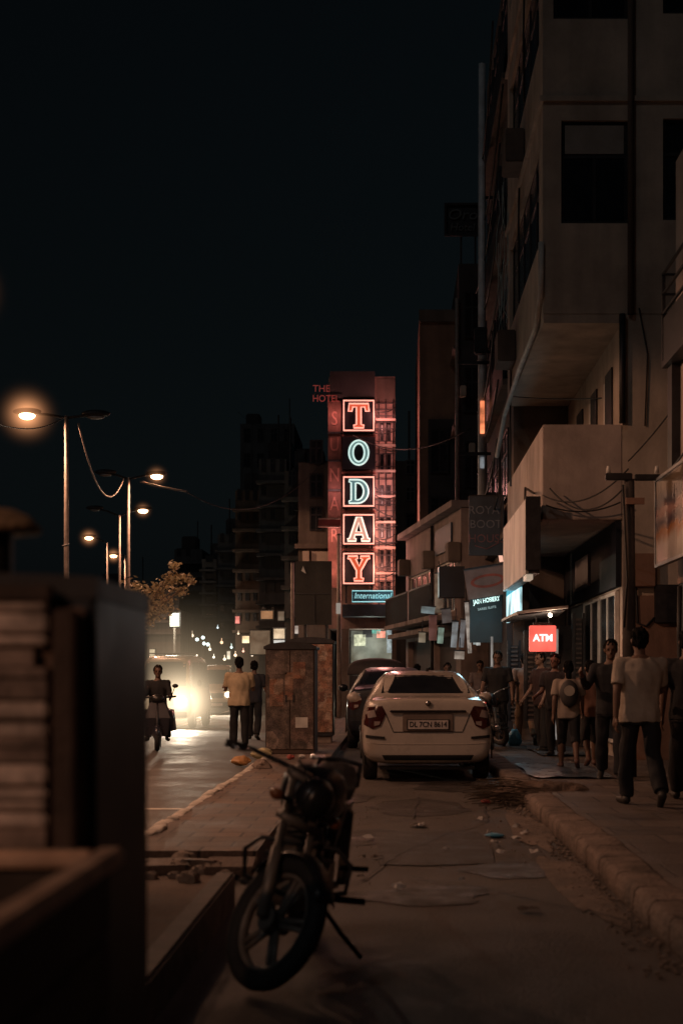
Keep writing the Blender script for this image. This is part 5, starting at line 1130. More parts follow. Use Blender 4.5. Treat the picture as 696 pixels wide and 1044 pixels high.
# ---- motorcycle: +x forward, +y its left side, lies in its own frame
def motorcycle(label, loc, rotz, lean, steer, group=None):
    t = thing('motorcycle', label, 'motorcycle', loc, rotz, group, True); t.rotation_euler = (R(-lean), 0, R(rotz))
    black = mat('black_gloss_paint', (0.010, 0.010, 0.013), .4, 0, .2, 4, coat=.25); alloy = mat('grey_alloy', (0.17, 0.15, 0.135), .5, .2, .35, 9); fork_m = mat('fork_metal', (0.20, 0.175, 0.155), .5, .3, .25, 9)
    Sp = Vector((.36, 0, .86)); ax = Vector((-math.sin(R(27)), 0, math.cos(R(27))))
    S = T(*Sp) @ Matrix.Rotation(R(steer), 4, ax) @ T(*-Sp)
    def tor(c, Rr, r, n=40, m=12, sq=.8):
        mb = MB(); rings = []
        for k in range(n+1):
            a = 2*math.pi*k/n; d = Vector((math.cos(a), 0, math.sin(a)))
            rings.append([Vector(c) + d*(Rr + r*math.cos(2*math.pi*q/m)) + Vector((0, r*sq*math.sin(2*math.pi*q/m), 0)) for q in range(m)])
        return mb.loft(rings, caps=False)
    def whl(c, X, disc):
        ty = tor(c, .262, .046, 40, 12, 1.05 if not disc else .95).xf(X).build('tyre', rubber, None, True)
        W = MB()
        W.v += []; rim = tor(c, .215, .016, 40, 8, 1.6)
        for k in range(5):
            a = 2*math.pi*k/5+.3; d = Vector((math.cos(a), 0, math.sin(a))); e = Vector((-math.sin(a), 0, math.cos(a)))
            rim.tube([Vector(c) + d*.04 + e*.012, Vector(c) + d*.21 + e*.02], [.016, .012], 6).tube([Vector(c) + d*.04 - e*.012, Vector(c) + d*.21 - e*.02], [.016, .012], 6)
        rim.cyl(Vector(c)+Vector((0,-.055,0)), Vector(c)+Vector((0,.055,0)), .042, 16)
        w_ = rim.xf(X).build('wheel', alloy, t, True); ty.parent = w_
        if disc: MB().cyl(Vector(c)+Vector((0,-.062,0)), Vector(c)+Vector((0,-.056,0)), .055, 28).xf(X).build('brake_disc', fork_m, w_); MB().obox(Vector(c)+Vector((-.075,-.062,.045)), (.10, .03, .035)).xf(X).build('brake_caliper', mat('pale_caliper', (.46,.40,.36), .4, .6), w_, False, .01)
        else: MB().cyl(Vector(c)+Vector((0,-.05,0)), Vector(c)+Vector((0,.05,0)), .08, 20).build('drum', alloy, w_, True)
        return w_
    I4 = Matrix()
    whl((.64, 0, .308), S, True); whl((-.62, 0, .308), I4, False)
    fk = MB()
    for s in (-1, 1):
        p0 = Vector((.64, s*.085, .308)); p1 = p0 + ax*.68
        fk.tube([p0, p0+ax*.32, p0+ax*.321, p1], [.027, .027, .018, .018], 10)
    fk.obox(Vector((.64,0,.308))+ax*.47, (.07, .22, .035)); fk.obox(Vector((.64,0,.308))+ax*.68, (.07, .22, .03))
    fk.xf(S).build('front_fork', fork_m, t, True)
    fd = MB(); rings = []
    for k in range(13):
        a = R(38 + 118*k/12); d = Vector((math.cos(a), 0, math.sin(a))); c = Vector((.64,0,.308))
        rings.append([c + d*(.332 - .028*abs(q)**2) + Vector((0, q*.058, 0)) for q in (-1,-.6,0,.6,1)] + [c + d*(.324 - .028*abs(q)**2) + Vector((0, q*.054, 0)) for q in (1,.6,0,-.6,-1)])
    fd.loft(rings).xf(S).build('front_mudguard', black, t, True)
    hl = MB().ell((.44, 0, .86), (.085, .09, .095), 18, 12).xf(S).build('headlight', black, t, True)
    MB().ell((.485, 0, .86), (.045, .075, .08), 16, 10).xf(S).build('lens', mat('headlamp_glass', (.02,.02,.02), .3, .1, .2, 6), hl, True)
    hb = MB().tube([(.12, -.33, .895), (.18, -.24, .92), (.26, -.11, .93), (.29, 0, .94), (.26, .11, .93), (.18, .24, .92), (.12, .33, .895)], .0125, 8).xf(S).build('handlebar', chrome, t, True)
    for s in (-1, 1):
        MB().tube([(.16, s*.265, .913), (.11, s*.35, .89)], .019, 10).xf(S).build('grip', rubber, hb, True)
        MB().tube([(.19, s*.24, .92), (.22, s*.31, .90), (.19, s*.36, .89)], .008, 6).xf(S).build('lever', chrome, hb, True)
        ind = MB().tube([(.42, s*.08, .80), (.42, s*.15, .80)], .01, 6).xf(S).build('indicator_stalk', black_plastic, t)
        MB().ell((.425, s*.18, .80), (.035, .035, .028), 10, 7).xf(S).build('indicator_lens', mat('amber_lens', (.22,.08,.03), .2, 0, .2, 9, coat=.6), ind, True)
        MB().tube([(-.10, s*.10, .32), (-.10, s*.31, .335)], .017, 8).build('foot_peg', rubber, t, True)
        MB().tube([(-.48, s*.12, .42), (-.46, s*.27, .44)], .014, 8).build('foot_peg', rubber, t, True)
        MB().tube([(-.60, s*.13, .33), (-.42, s*.13, .72)], .028, 10).build('shock_absorber', fork_m, t, True)
        MB().loft([[Vector((-.20, s*.10, .52)), Vector((-.20, s*.13, .76)), Vector((-.20, s*.11, .76)), Vector((-.20, s*.08, .52))], [Vector((-.52, s*.12, .66)), Vector((-.52, s*.14, .77)), Vector((-.52, s*.12, .77)), Vector((-.52, s*.10, .66))]]).build('side_panel', black, t)
    tk = MB(); rings = []
    for x, hw, z0, z1 in ((.30, .07, .78, .88), (.25, .12, .73, .95), (.12, .155, .70, .98), (-.03, .15, .68, .96), (-.14, .12, .70, .90), (-.18, .06, .75, .85)):
        rings.append([Vector((x, hw*math.copysign(abs(math.cos(a))**.7, math.cos(a)), (z0+z1)/2 + (z1-z0)/2*math.copysign(abs(math.sin(a))**.8, math.sin(a)))) for a in [2*math.pi*k/16 for k in range(16)]])
    tank = tk.loft(rings).build('fuel_tank', black, t, True)
    MB().cyl((.10, 0, 1.00), (.10, 0, 1.018), .035, 16).build('filler_cap', chrome, tank, True)
    st = MB(); rings = []
    for x, hw, z in ((-.12, .08, .86), (-.20, .12, .82), (-.42, .14, .81), (-.62, .135, .85), (-.80, .10, .88), (-.84, .06, .88)):
        rings.append([Vector((x, hw*math.copysign(abs(math.cos(a))**.6, math.cos(a)), z + .05*math.copysign(abs(math.sin(a))**.7, math.sin(a)))) for a in [2*math.pi*k/14 for k in range(14)]])
    st.loft(rings).build('seat', mat('black_seat_vinyl', (.012,.012,.013), .6, 0, .3, 30, .3, 80), t, True)
    MB().tube([(-.62, .13, .84), (-.86, .11, .93), (-.90, 0, .94), (-.86, -.11, .93), (-.62, -.13, .84)], .013, 8).build('grab_rail', dark_metal, t, True)
    rm = MB(); rings = []
    for k in range(9):
        a = R(50 + 110*k/8); d = Vector((math.cos(a), 0, math.sin(a))); c = Vector((-.62, 0, .31))
        rings.append([c + d*(.36-.03*q*q) + Vector((0, q*.08, 0)) for q in (-1, 0, 1)] + [c + d*(.352-.03*q*q) + Vector((0, q*.076, 0)) for q in (1, 0, -1)])
    rm.loft(rings).build('rear_mudguard', black_plastic, t, True)
    MB().ell((-.90, 0, .82), (.035, .07, .04), 12, 8).build('tail_light', MATS['tail_lamp_red'], t, True)
    en = MB().cyl((.02, -.14, .40), (.02, .14, .40), .13, 20).cyl((-.14, -.12, .40), (-.14, .12, .40), .10, 20).box(-.14, .06, -.11, .11, .30, .48)
    for k in range(7): en.obox(Vector((.10+.022*k, 0, .50+.022*k*1.1)), (.19, .20, .010), Matrix.Rotation(R(-38), 3, 'Y'))
    en.obox(Vector((.17, 0, .57)), (.13, .15, .17), Matrix.Rotation(R(-38), 3, 'Y')); en.build('engine', alloy, t, False, 0)
    MB().tube([(.24, -.05, .55), (.34, -.08, .45), (.28, -.12, .27), (.0, -.14, .24), (-.28, -.15, .28), (-.82, -.17, .40)], [.02, .02, .02, .022, .045, .05], 10).build('exhaust', chrome, t, True)
    fm_ = MB().tube([(.33, 0, .90), (.22, 0, .70), (.25, 0, .40), (.05, 0, .27)], .022, 8).tube([(.33, 0, .88), (-.2, .09, .74), (-.75, .09, .82)], .016, 8).tube([(.33, 0, .88), (-.2, -.09, .74), (-.75, -.09, .82)], .016, 8).tube([(-.12, .08, .36), (-.62, .10, .308)], .022, 8).tube([(-.12, -.08, .36), (-.62, -.10, .308)], .022, 8).tube([(-.2, .08, .74), (-.16, .08, .36)], .018, 8).tube([(-.2, -.08, .74), (-.16, -.08, .36)], .018, 8)
    fm_.build('frame', dark_metal, t, True)
    MB().tube([(.26, 0, .62), (.30, .18, .62), (.27, .25, .55), (.24, .24, .42), (.20, .05, .36), (.20, -.05, .36), (.24, -.24, .42), (.27, -.25, .55), (.30, -.18, .62)], .012, 8, closed=True).build('leg_guard', dark_metal, t, True)
    MB().tube([(-.05, .10, .30), (-.07, .22, .17), (-.09, .335, math.tan(R(lean))*.335+.012)], .012, 8).build('side_stand', dark_metal, t, True)
    MB().tube([(.43, 0, .80), (.40, .05, .70), (.30, .06, .66)], .008, 6).tube([(.30, -.08, .98), (.42, -.05, .92), (.40, -.04, .76)], .006, 6).xf(S).build('cable_loom', cable_mat, t, True)
    return t
mc = motorcycle('black motorcycle leaning on its side stand in the foreground lane', (-.50, 6.86, 0), -95, 9, 46)
def copy_thing(src, label, loc, rotz, group=None, swap=None):
    c = copy_tree(src, None, swap); c.location = loc; c.rotation_euler = (src.rotation_euler.x, 0, R(rotz)); c['label'] = label
    if group: c['group'] = group
    return c
copy_thing(mc, 'dark motorcycle parked on the pavement right behind the white sedan', (1.80, 25.0, .115), 80, None, {MATS['tail_lamp_red']: emit('tail_lamp_lit', (1, .05, .03), .8)})
copy_thing(mc, 'motorcycle at the kerb beyond the first parked pavement motorcycle', (1.55, 28.2, .115), 60)

# scooter and its rider on the left road
def scooter(label, loc, rotz):
    t = thing('scooter', label, 'scooter', loc, rotz, None, True); bl_ = mat('dark_scooter_paint', (0.03, 0.03, 0.04), .3, 0, .2, 3, coat=.5)
    # faces -y
    for y in (0, 1.24): wheel((0, y, .23), .23, .09, t)
    MB().loft([[Vector((x, y, z)) for x, y, z in ((-.20,.20,.30),(.20,.20,.30),(.20,.26,.30),(-.20,.26,.30))], [Vector((x, y, z)) for x, y, z in ((-.24,.12,.62),(.24,.12,.62),(.22,.2,.62),(-.22,.2,.62))], [Vector((x, y, z)) for x, y, z in ((-.14,.20,.92),(.14,.20,.92),(.14,.28,.92),(-.14,.28,.92))]]).build('apron', bl_, t, False, .02)
    MB().box(-.18, .18, .2, .75, .27, .33).build('floorboard', bl_, t, False, .02)
    MB().loft([[Vector((x*.5, .62, z)) for x, z in ((-.5,.35),(.5,.35),(.4,.72),(-.4,.72))], [Vector((x*.5, 1.0, z)) for x, z in ((-.7,.35),(.7,.35),(.6,.76),(-.6,.76))], [Vector((x*.5, 1.55, z)) for x, z in ((-.3,.55),(.3,.55),(.3,.78),(-.3,.78))]]).build('rear_body', bl_, t, True)
    MB().ell((0, 1.05, .79), (.16, .42, .06), 14, 8).build('seat', black_plastic, t, True)
    MB().tube([(-.34, .36, 1.02), (-.12, .24, 1.0), (.12, .24, 1.0), (.34, .36, 1.02)], .02, 8).build('handlebar', black_plastic, t, True)
    MB().ell((0, .20, .98), (.14, .08, .08), 12, 8).build('headlight', MATS['headlamp_glass'], t, True)
    MB().tube([(0, 0, .23), (0, .22, .9)], .03, 8).build('front_fork', dark_metal, t, True)
    MB().ell((0, 0, .34), (.09, .24, .16), 12, 8).build('front_mudguard', bl_, t, True)
    for s in (-1, 1): MB().tube([(s*.26, .3, 1.02), (s*.32, .28, 1.2)], .008, 6).ell((s*.33, .28, 1.22), (.06, .02, .04), 10, 6).build('mirror', black_plastic, t, True)
    return t
SX = at(164, 0, 27).x
scooter('dark scooter ridden towards camera on the left road', (SX, 26.6, -.012), R(8))

# ------------------------------------------------------------------ people
def rot_x(v, a): return Vector((v.x, v.y*math.cos(a) - v.z*math.sin(a), v.y*math.sin(a) + v.z*math.cos(a)))
def person(label, loc, rotz, h=1.72, legs=((8, 5), (-10, 15)), arms=((-8, 6, 12), (10, 8, 18)), top=(0.5, 0.45, 0.4), bottom=(0.02, 0.02, 0.025), shoe=(0.02, 0.018, 0.016),
           lean=2, sleeve=.55, trouser=1.0, vox=.011, headturn=0, headtilt=0, broad=1.0, hairlong=False, seated=False, name=None, extras=None, untuck=True):
    """figure facing +y in its own frame, x to its right; legs (thigh forward, knee bend), arms (forward, outward, elbow bend); sleeve and trouser lengths as a share of the limb"""
    t = thing('person', label, 'person', loc, rotz, None, True); k = h/1.72
    J = {}; ank = []
    for i, s in enumerate((-1, 1)):
        a, b = R(legs[i][0]), R(legs[i][1]); out = R(legs[i][2]) if len(legs[i]) > 2 else R(2)
        hip = Vector((s*.09, 0, .92)); kn = hip + .44*Vector((s*math.sin(out), math.sin(a), -math.cos(a))); an = kn + .41*Vector((s*math.sin(out)*.3, math.sin(a-b), -math.cos(a-b)))
        J['hip', s], J['knee', s], J['ank', s] = hip, kn, an; ank.append(an.z - .075 - max(0, (b-a))*.0)
    dz = 0 if seated else -min(ank)
    for q in list(J): J[q] = J[q] + Vector((0, 0, dz))
    P0 = Vector((0, 0, .92+dz)); la = R(-lean)
    def tp(v): return P0 + rot_x(Vector(v), la)
    chest, neck, headc = tp((0, .01, .36)), tp((0, -.005, .555)), tp((0, .015, .70))
    for i, s in enumerate((-1, 1)):
        f, o, e = (R(q) for q in arms[i]); sh = tp((s*.185*broad, -.01, .475))
        d = Vector((s*math.sin(o), math.sin(f)*math.cos(o), -math.cos(f)*math.cos(o))); el = sh + d*.29
        d2 = Vector((s*math.sin(o)*.5, math.sin(f+e), -math.cos(f+e))).normalized(); wr = el + d2*.245
        J['sh', s], J['el', s], J['wr', s], J['hd', s] = sh, el, wr, d2
    body = MB()
    HM = Matrix.Rotation(R(headturn), 3, 'Z') @ Matrix.Rotation(R(headtilt), 3, 'X')
    def hp(v): return headc + HM @ Vector(v)
    body.ell(hp((0, -.008, .02)), (.076, .095, .105), 18, 12, HM.to_4x4()); body.ell(hp((0, .022, -.05)), (.058, .068, .068), 14, 10, HM.to_4x4())
    body.capsule(hp((0, .088, .008)), hp((0, .107, -.03)), .009, .014); body.capsule(hp((-.03, .082, .028)), hp((.03, .082, .028)), .012, .012)   # nose, brow
    body.capsule(hp((-.02, .084, -.062)), hp((.02, .084, -.062)), .009, .009); body.ell(hp((0, .075, -.092)), (.024, .02, .018))
    for s in (-1, 1): body.ell(hp((s*.078, -.005, -.004)), (.010, .020, .032), 10, 7)
    body.capsule(neck - Vector((0,0,.05)), headc + Vector((0, -.01, -.04)), .056, .052)
    def torso(mb, add, z0, z1):
        prof = [(-.10, .165, .115), (-.02, .168, .118), (.08, .155, .108), (.18, .150, .105), (.30, .172, .115), (.40, .185, .115), (.47, .165, .095), (.53, .085, .07), (.555, .062, .06)]
        rings = []
        for z, rx, ry in prof:
            if z < z0-1e-6 or z > z1+1e-6: continue
            rx = rx*broad
            rings.append([tp((math.copysign(abs(math.cos(a))**.85, math.cos(a))*(rx+add), math.sin(a)*(ry+add) , z)) for a in [2*math.pi*q/24 for q in range(24)]])
        mb.loft(rings)
    torso(body, 0, -.10, .56)
    for s in (-1, 1):
        sh, el, wr, hd = J['sh', s], J['el', s], J['wr', s], J['hd', s]
        body.capsule(sh, el, .052, .040); body.capsule(el, wr, .040, .027)
        side = Vector((1, 0, 0)); side = (side - hd*side.dot(hd)).normalized(); nrm = hd.cross(side)
        # the palm hangs with its thumb forward: spread runs along y
        sp = nrm; flat = side
        body.capsule(wr, wr + hd*.075, .026, .030)
        body.capsule(wr + hd*.06 + sp*.022, wr + hd*.085 - sp*.022, .018, .018)
        for f_ in range(4):
            q = wr + hd*.088 + sp*(.030 - .020*f_); L_ = (.070, .078, .072, .056)[f_]; cur = -s*flat
            m1 = q + hd*L_*.5 + cur*.008; m2 = m1 + (hd*.75 + cur*.66).normalized()*L_*.5
            body.capsule(q, m1, .0095, .009, 8); body.capsule(m1, m2, .009, .0075, 8)
        th = wr + hd*.03 + sp*.028; m1 = th + (hd*.6 + sp*.75).normalized()*.038; body.capsule(th, m1, .013, .011, 8); body.capsule(m1, m1 + (hd*.95 + sp*.2).normalized()*.034, .0105, .009, 8)
        hip, kn, an = J['hip', s], J['knee', s], J['ank', s]
        body.capsule(hip, kn, .083, .055); body.capsule(kn, kn.lerp(an, .3), .055, .058); body.capsule(kn.lerp(an, .3), an, .058, .036)
        hd2 = (an - kn).normalized(); bend = math.atan2(hd2.y, -hd2.z); fa = min(0, bend)*.9 if not seated else 0
        fdir = Vector((s*.13, math.cos(fa), math.sin(fa)*1.0)).normalized(); up = Vector((0,0,1))
        heel = an + Vector((0, -.035, -.03)); J['heel', s], J['toe', s] = heel, heel + fdir*.19
        body.capsule(heel, heel + fdir*.17 - up*.012, .036, .028)
    S_ = Matrix.Scale(k, 4)
    remesh(body.xf(S_), vox*.82, 0, 14, 2).build('body', skin, t, True)
    top = tuple(c*.45 if max(top) < .07 else c*.85 for c in top); bottom = tuple(c*.45 if max(bottom) < .07 else c*.8 for c in bottom)
    tm = mat('cloth_%03d%03d%03d' % tuple(int(c*999) for c in top), top, .85, 0, .22, 5, .25, 90); bm2 = mat('cloth_%03d%03d%03d' % tuple(int(c*999) for c in bottom), bottom, .85, 0, .25, 5, .25, 90); sm = mat('shoe_%02d%02d%02d' % tuple(int(c*99) for c in shoe), shoe, .6)
    shirt = MB(); torso(shirt, .022, -.10 if untuck else -.02, .535)
    for s in (-1, 1):
        sh, el, wr = J['sh', s], J['el', s], J['wr', s]
        shirt.capsule(tp((s*.10, -.01, .485)), sh, .055, .066)
        if sleeve <= .6: shirt.tube([sh, sh.lerp(el, sleeve*1.35)], [.068, .070], 12)
        else: shirt.capsule(sh, el, .066, .052); shirt.tube([el, el.lerp(wr, .92)], [.052, .042], 12)
    remesh(shirt.xf(S_), vox, .020, 11, 3).build('shirt', tm, t, True)
    tr = MB(); prof = [(-.12, .170, .120), (-.02, .170, .12), (.06, .158, .112)]
    tr.loft([[tp((math.cos(a)*(rx*broad+.010), math.sin(a)*(ry+.010), z)) for a in [2*math.pi*q/20 for q in range(20)]] for z, rx, ry in prof])
    for s in (-1, 1):
        hip, kn, an = J['hip', s], J['knee', s], J['ank', s]
        tr.capsule(hip, kn, .100, .078) if trouser > .45 else tr.tube([hip, hip.lerp(kn, trouser*2)], [.10, .095], 14)
        if trouser > .5: 
            e = kn.lerp(an, (trouser-.5)*2*.97); tr.capsule(kn, kn.lerp(e, .1), .078, .078); tr.tube([kn, kn.lerp(e, .4), e], [.078, .078, .070], 14)
    remesh(tr.xf(S_), vox, .022, 11, 3).build('trousers', bm2, t, True)
    for s in (-1, 1):
        a, b = J['heel', s], J['toe', s]; sh_ = MB().capsule(a + Vector((0,0,.004)), b + Vector((0,0,-.004)), .044, .036).capsule(a.lerp(b, .1), J['ank', s] + Vector((0,0,.01)), .042, .045)
        remesh(sh_.xf(S_), vox*.9, 0).build('shoe', sm, t, True)
    hr = MB().ell(hp((0, -.018, .042)), (.084, .098, .094), 18, 12, HM.to_4x4()).ell(hp((0, -.045, -.005)), (.076, .068, .082), 16, 10, HM.to_4x4())
    if hairlong: hr.capsule(hp((0, -.07, 0)), hp((0, -.085, -.16)), .06, .035)
    rh = remesh(hr.xf(S_), vox*.9, .022, 38, 1); keep = []
    fc = headc * k
    for f in rh.f:
        c = sum((rh.v[i] for i in f), Vector())/len(f); q = HM.inverted() @ (c/k - headc)
        if not (q.y > .045 and q.z < .062): keep.append(f)
    rh.f = keep; rh.build('hair', hair_m, t, True)
    ey = mat('eye_dark', (.02,.015,.012), .15); 
    for s in (-1, 1): MB().ell(hp((s*.031, .083, .006))*k, .0115*k, 10, 7).build('eye', ey, t, True)
    if extras: extras(t, J, tp, k, hp)
    return t
PZ = .115
def X(px, Y): return (px-VX)*Y/F
def pack(t, J, tp, k, hp):
    b = MB().ell(tp((0, -.20, .30)), (.15, .10, .22), 16, 12).xf(Matrix.Scale(k, 4)).build('backpack', mat('dark_backpack', (.05,.045,.045), .7, 0, .3, 6), t, True)
    MB().cyl(tp((0, -.305, .34))*k, tp((0, -.290, .34))*k, .085*k, 20).build('round_emblem', mat('pale_emblem', (.38,.34,.29), .7), b)
# foreground right
person('man in pale half sleeved shirt walking away nearest the camera on pavement', (X(652, 14.0), 14.0, PZ), R(6), 1.73, ((13, 8), (-15, 20)), ((-16, 9, 10), (26, 10, 55)), (.44, .38, .32), (.018, .02, .028), broad=1.12, vox=.009, lean=1)
person('dark clothed man cut by the right picture edge', (X(700, 14.6), 14.6, PZ), R(-10), 1.72, ((10, 8), (-8, 12)), ((-10, 10, 10), (70, 15, 20)), (.03, .03, .035), (.02, .02, .025), vox=.012)
person('man in dark jacket facing camera behind the pale shirted walker', (X(622, 17.4), 17.4, PZ), R(172), 1.70, ((12, 8), (-12, 18)), ((35, 18, 85), (30, 24, 95)), (.028, .028, .035), (.02, .02, .028), sleeve=1.0, vox=.011, headtilt=-4)
person('short girl with round emblem backpack and bare calves walking away', (X(579, 19.6), 19.6, PZ), R(-4), 1.47, ((15, 8), (-17, 20)), ((-16, 8, 14), (20, 8, 20)), (.36, .29, .24), (.025, .025, .03), (.10,.05,.04), trouser=.62, vox=.011, hairlong=True, extras=pack)
person('girl in rust top and knee length trousers beside the backpack girl', (X(601, 20.1), 20.1, PZ), R(5), 1.48, ((-17, 20), (15, 8)), ((18, 8, 20), (-14, 8, 12)), (.22, .11, .08), (.03, .028, .03), (.10,.05,.04), trouser=.62, vox=.011, hairlong=True)
person('man in tan shirt and trousers walking away left of the ATM sign', (X(535, 26.6), 26.6, PZ), R(5), 1.70, ((17, 8), (-18, 22)), ((-18, 9, 12), (22, 10, 18)), (.36, .24, .18), (.24, .16, .10), broad=1.05, vox=.012)
person('man in black shirt standing by the parked pavement motorcycle', (X(507, 25.9), 25.9, PZ), R(170), 1.70, ((3, 3), (-2, 5)), ((10, 12, 25), (14, 12, 30)), (.02, .02, .022), (.018, .018, .02), broad=1.08, vox=.012)
# left road
def hold(t, J, tp, k, hp): pass
person('man in cream shirt standing with arms folded in front on left road', (X(244, 27.5), 27.5, -.012), R(8), 1.74, ((3, 3), (-2, 4)), ((22, 10, 75), (20, 10, 80)), (.56, .45, .30), (.02, .02, .024), broad=1.15, vox=.011, lean=-1)
person('man in dark blue shirt walking just beyond the cream shirted man', (X(259, 31.5), 31.5, -.012), R(-6), 1.72, ((8, 5), (-9, 16)), ((-8, 8, 14), (10, 12, 30)), (.05, .05, .065), (.025, .025, .03), vox=.012)
person('helmetless rider in black sitting on the scooter', (SX - .15, 27.60, -.12), R(188), 1.70, ((68, 62, 10), (68, 62, 10)), ((48, 8, 25), (48, 8, 25)), (.03, .03, .035), (.025, .025, .03), seated=True, vox=.012, sleeve=1.0)
person('slim person in black standing between ATM sign and backpack girl', (X(566, 22.6), 22.6, PZ), R(150), 1.60, ((3, 3), (-3, 5)), ((8, 8, 20), (10, 8, 60)), (.022, .02, .025), (.018, .018, .02), vox=.012)
person('man in dark maroon shirt under the canopy facing the street', (X(552, 24.0), 24.0, PZ), R(120), 1.66, ((3, 3), (-3, 5)), ((8, 8, 20), (10, 8, 30)), (.05, .02, .022), (.018, .018, .02), vox=.012)
person('person in dark grey walking away behind the tan shirted man', (X(521, 31), 31, PZ), R(8), 1.68, ((9, 6), (-10, 14)), ((-8, 8, 12), (10, 8, 14)), (.03, .03, .035), (.02, .02, .02), vox=.013)
person('person in pale top far along the pavement near the slim white sign', (X(489, 33.5), 33.5, PZ), R(180), 1.62, ((6, 6), (-8, 12)), ((-8, 8, 12), (10, 8, 14)), (.20, .16, .15), (.02, .02, .02), vox=.013)
# heads beyond the car
person('man in dark shirt standing beyond the white sedan at its right', (X(456, 31.5), 31.5, 0), R(175), 1.66, ((3, 3), (-2, 4)), ((5, 8, 15), (5, 8, 15)), (.06, .05, .05), (.02, .02, .02), vox=.013)
person('man in dull green shirt walking away beyond the white sedan roof', (X(425, 34), 34, 0), R(0), 1.66, ((8, 5), (-9, 14)), ((-5, 8, 15), (8, 8, 15)), (.05, .07, .06), (.02, .02, .02), vox=.013)
person('person in grey crossing the lane far beyond the dark car', (X(440, 38), 38, 0), R(60), 1.62, ((8, 5), (-9, 14)), ((-5, 8, 15), (8, 8, 15)), (.10, .09, .09), (.02, .02, .02), vox=.014)
# blue carrier bag by the tan walker
t = thing('carrier_bag', 'light blue plastic bag standing on pavement by tan shirted walker', 'bag', (X(524, 26.2), 26.2, PZ))
bg_ = MB(); rings = []
for z, r_ in ((0, .10), (.06, .14), (.18, .13), (.26, .07), (.30, .05)): rings.append([Vector((X(524, 26.2)+r_*math.cos(q*math.pi/7)*(1+.2*noise.noise(Vector((q, z*9, 1)))), 26.2+r_*.7*math.sin(q*math.pi/7), PZ+z)) for q in range(14)])
bg_.loft(rings).build('sack', mat('blue_plastic', (.10, .30, .42), .35, 0, .3, 8), t, True)
MB().tube([(X(524,26.2)-.04, 26.2, PZ+.29), (X(524,26.2), 26.2, PZ+.4), (X(524,26.2)+.04, 26.2, PZ+.29)], .008, 6).build('handle', MATS['blue_plastic'], t, True)

# ------------------------------------------------------------------ things on the ground
def cloth_sheet(name, label, x0, x1, y0, y1, z, m, amp=.02):
    mb = MB(); n = 14; vs = []; fs = []
    for j in range(n+1):
        for i in range(n+1):
            u, v = i/n, j/n; e = .06*noise.noise(Vector((u*3, v*3, x0)))
            vs.append((x0+(x1-x0)*u+e, y0+(y1-y0)*v+e, z+amp*(1+noise.noise(Vector((u*6+x0, v*6, 2))))))
    for j in range(n):
        for i in range(n): a = j*(n+1)+i; fs.append([a, a+1, a+n+2, a+n+1])
    o = mb.add(vs, fs).build(name, m, None, True); return tag(o, label, name.replace('_', ' '))
sheet_m = mat('grey_blue_tarp', (.07, .095, .125), .3, 0, .35, 4)
cloth_sheet('plastic_sheet', 'grey blue plastic sheet spread on the pavement right of white sedan', 1.75, 2.75, 17.6, 20.4, PZ+.006, sheet_m)  # coloured sheet put in for bluish reflections on wet paving
cloth_sheet('floor_tarpaulin', 'second bluish sheet on the pavement near the tan walker', 2.35, 3.1, 22.6, 25.4, PZ+.006, sheet_m)
t = MB()
for k in range(260):
    a = random.gauss(0, .5); c = Vector((random.gauss(1.28, .14), random.gauss(15.8, .42), .02 + abs(random.gauss(.06, .05)))); d = Vector((math.cos(a), math.sin(a)*1.2, random.uniform(-.15, .15)))*random.uniform(.12, .3)
    t.tube([c-d, c+Vector((0,0,.02)), c+d], random.uniform(.002, .006), 5)
tag(t.build('brushwood_pile', mat('dry_brush', (.07, .05, .035), .9, 0, .5, 8)), 'heap of dry brushwood lying at the broken kerb gap', 'brushwood')
mound = remesh(MB().ell((1.36, 15.8, .0), (.34, .55, .16)).ell((1.75, 16.0, .08), (.5, .35, .12)), .03, .05, 9, 2)
tag(mound.build('dirt_mound', dirt), 'low dirt mound spilling through the broken kerb gap', 'dirt mound')
def crumple(name, label, c, r, m, group=None, cat='litter', flat=.5):
    mb = MB().ell((0,0,0), (r, r*.8, r*flat), 12, 8); mb.v = [p*(1+.45*noise.noise(p*(2.2/r)+Vector(c))) for p in mb.v]
    mb.xf(T(*c)); return tag(mb.build(name, m), label, cat, group)
paperw = mat('paper_white', (.45, .42, .40), .8, 0, .3, 9); blue_p = mat('blue_wrapper', (.06, .22, .34), .4); redp = mat('red_wrapper', (.30, .06, .05), .5); orp = mat('orange_plastic', (.50, .26, .10), .5); yel = mat('pale_yellow_plastic', (.55, .48, .28), .5)
crumple('plastic_bag', 'crumpled yellowish plastic bag glowing on strip edge by the cabinet', (-2.05, 22.3, .17), .17, yel, None, 'bag')
crumple('plastic_bag', 'crumpled orange plastic bag beside the yellowish one', (-2.35, 22.0, .08), .15, orp, None, 'bag')
crumple('paper_cup', 'crushed red and white cup on paving before the rust brown cabinet', (-1.55, 21.6, .16), .07, redp, None, 'cup')
crumple('paper_cup', 'crushed pale cup right of the red one before the cabinet', (-1.40, 21.9, .155), .06, paperw, None, 'cup')
crumple('stone', 'grey stone on the paving before the rust brown cabinet', (-1.8, 19.6, .16), .13, concrete, None, 'stone', .6)
crumple('plastic_bottle', 'small red topped bottle scrap lying in the lane by brushwood', (1.0, 15.3, .04), .05, redp, None, 'litter')
crumple('wrapper', 'bright blue wrapper lying in the lane', (.88, 12.2, .022), .085, blue_p, None, 'litter', .22)
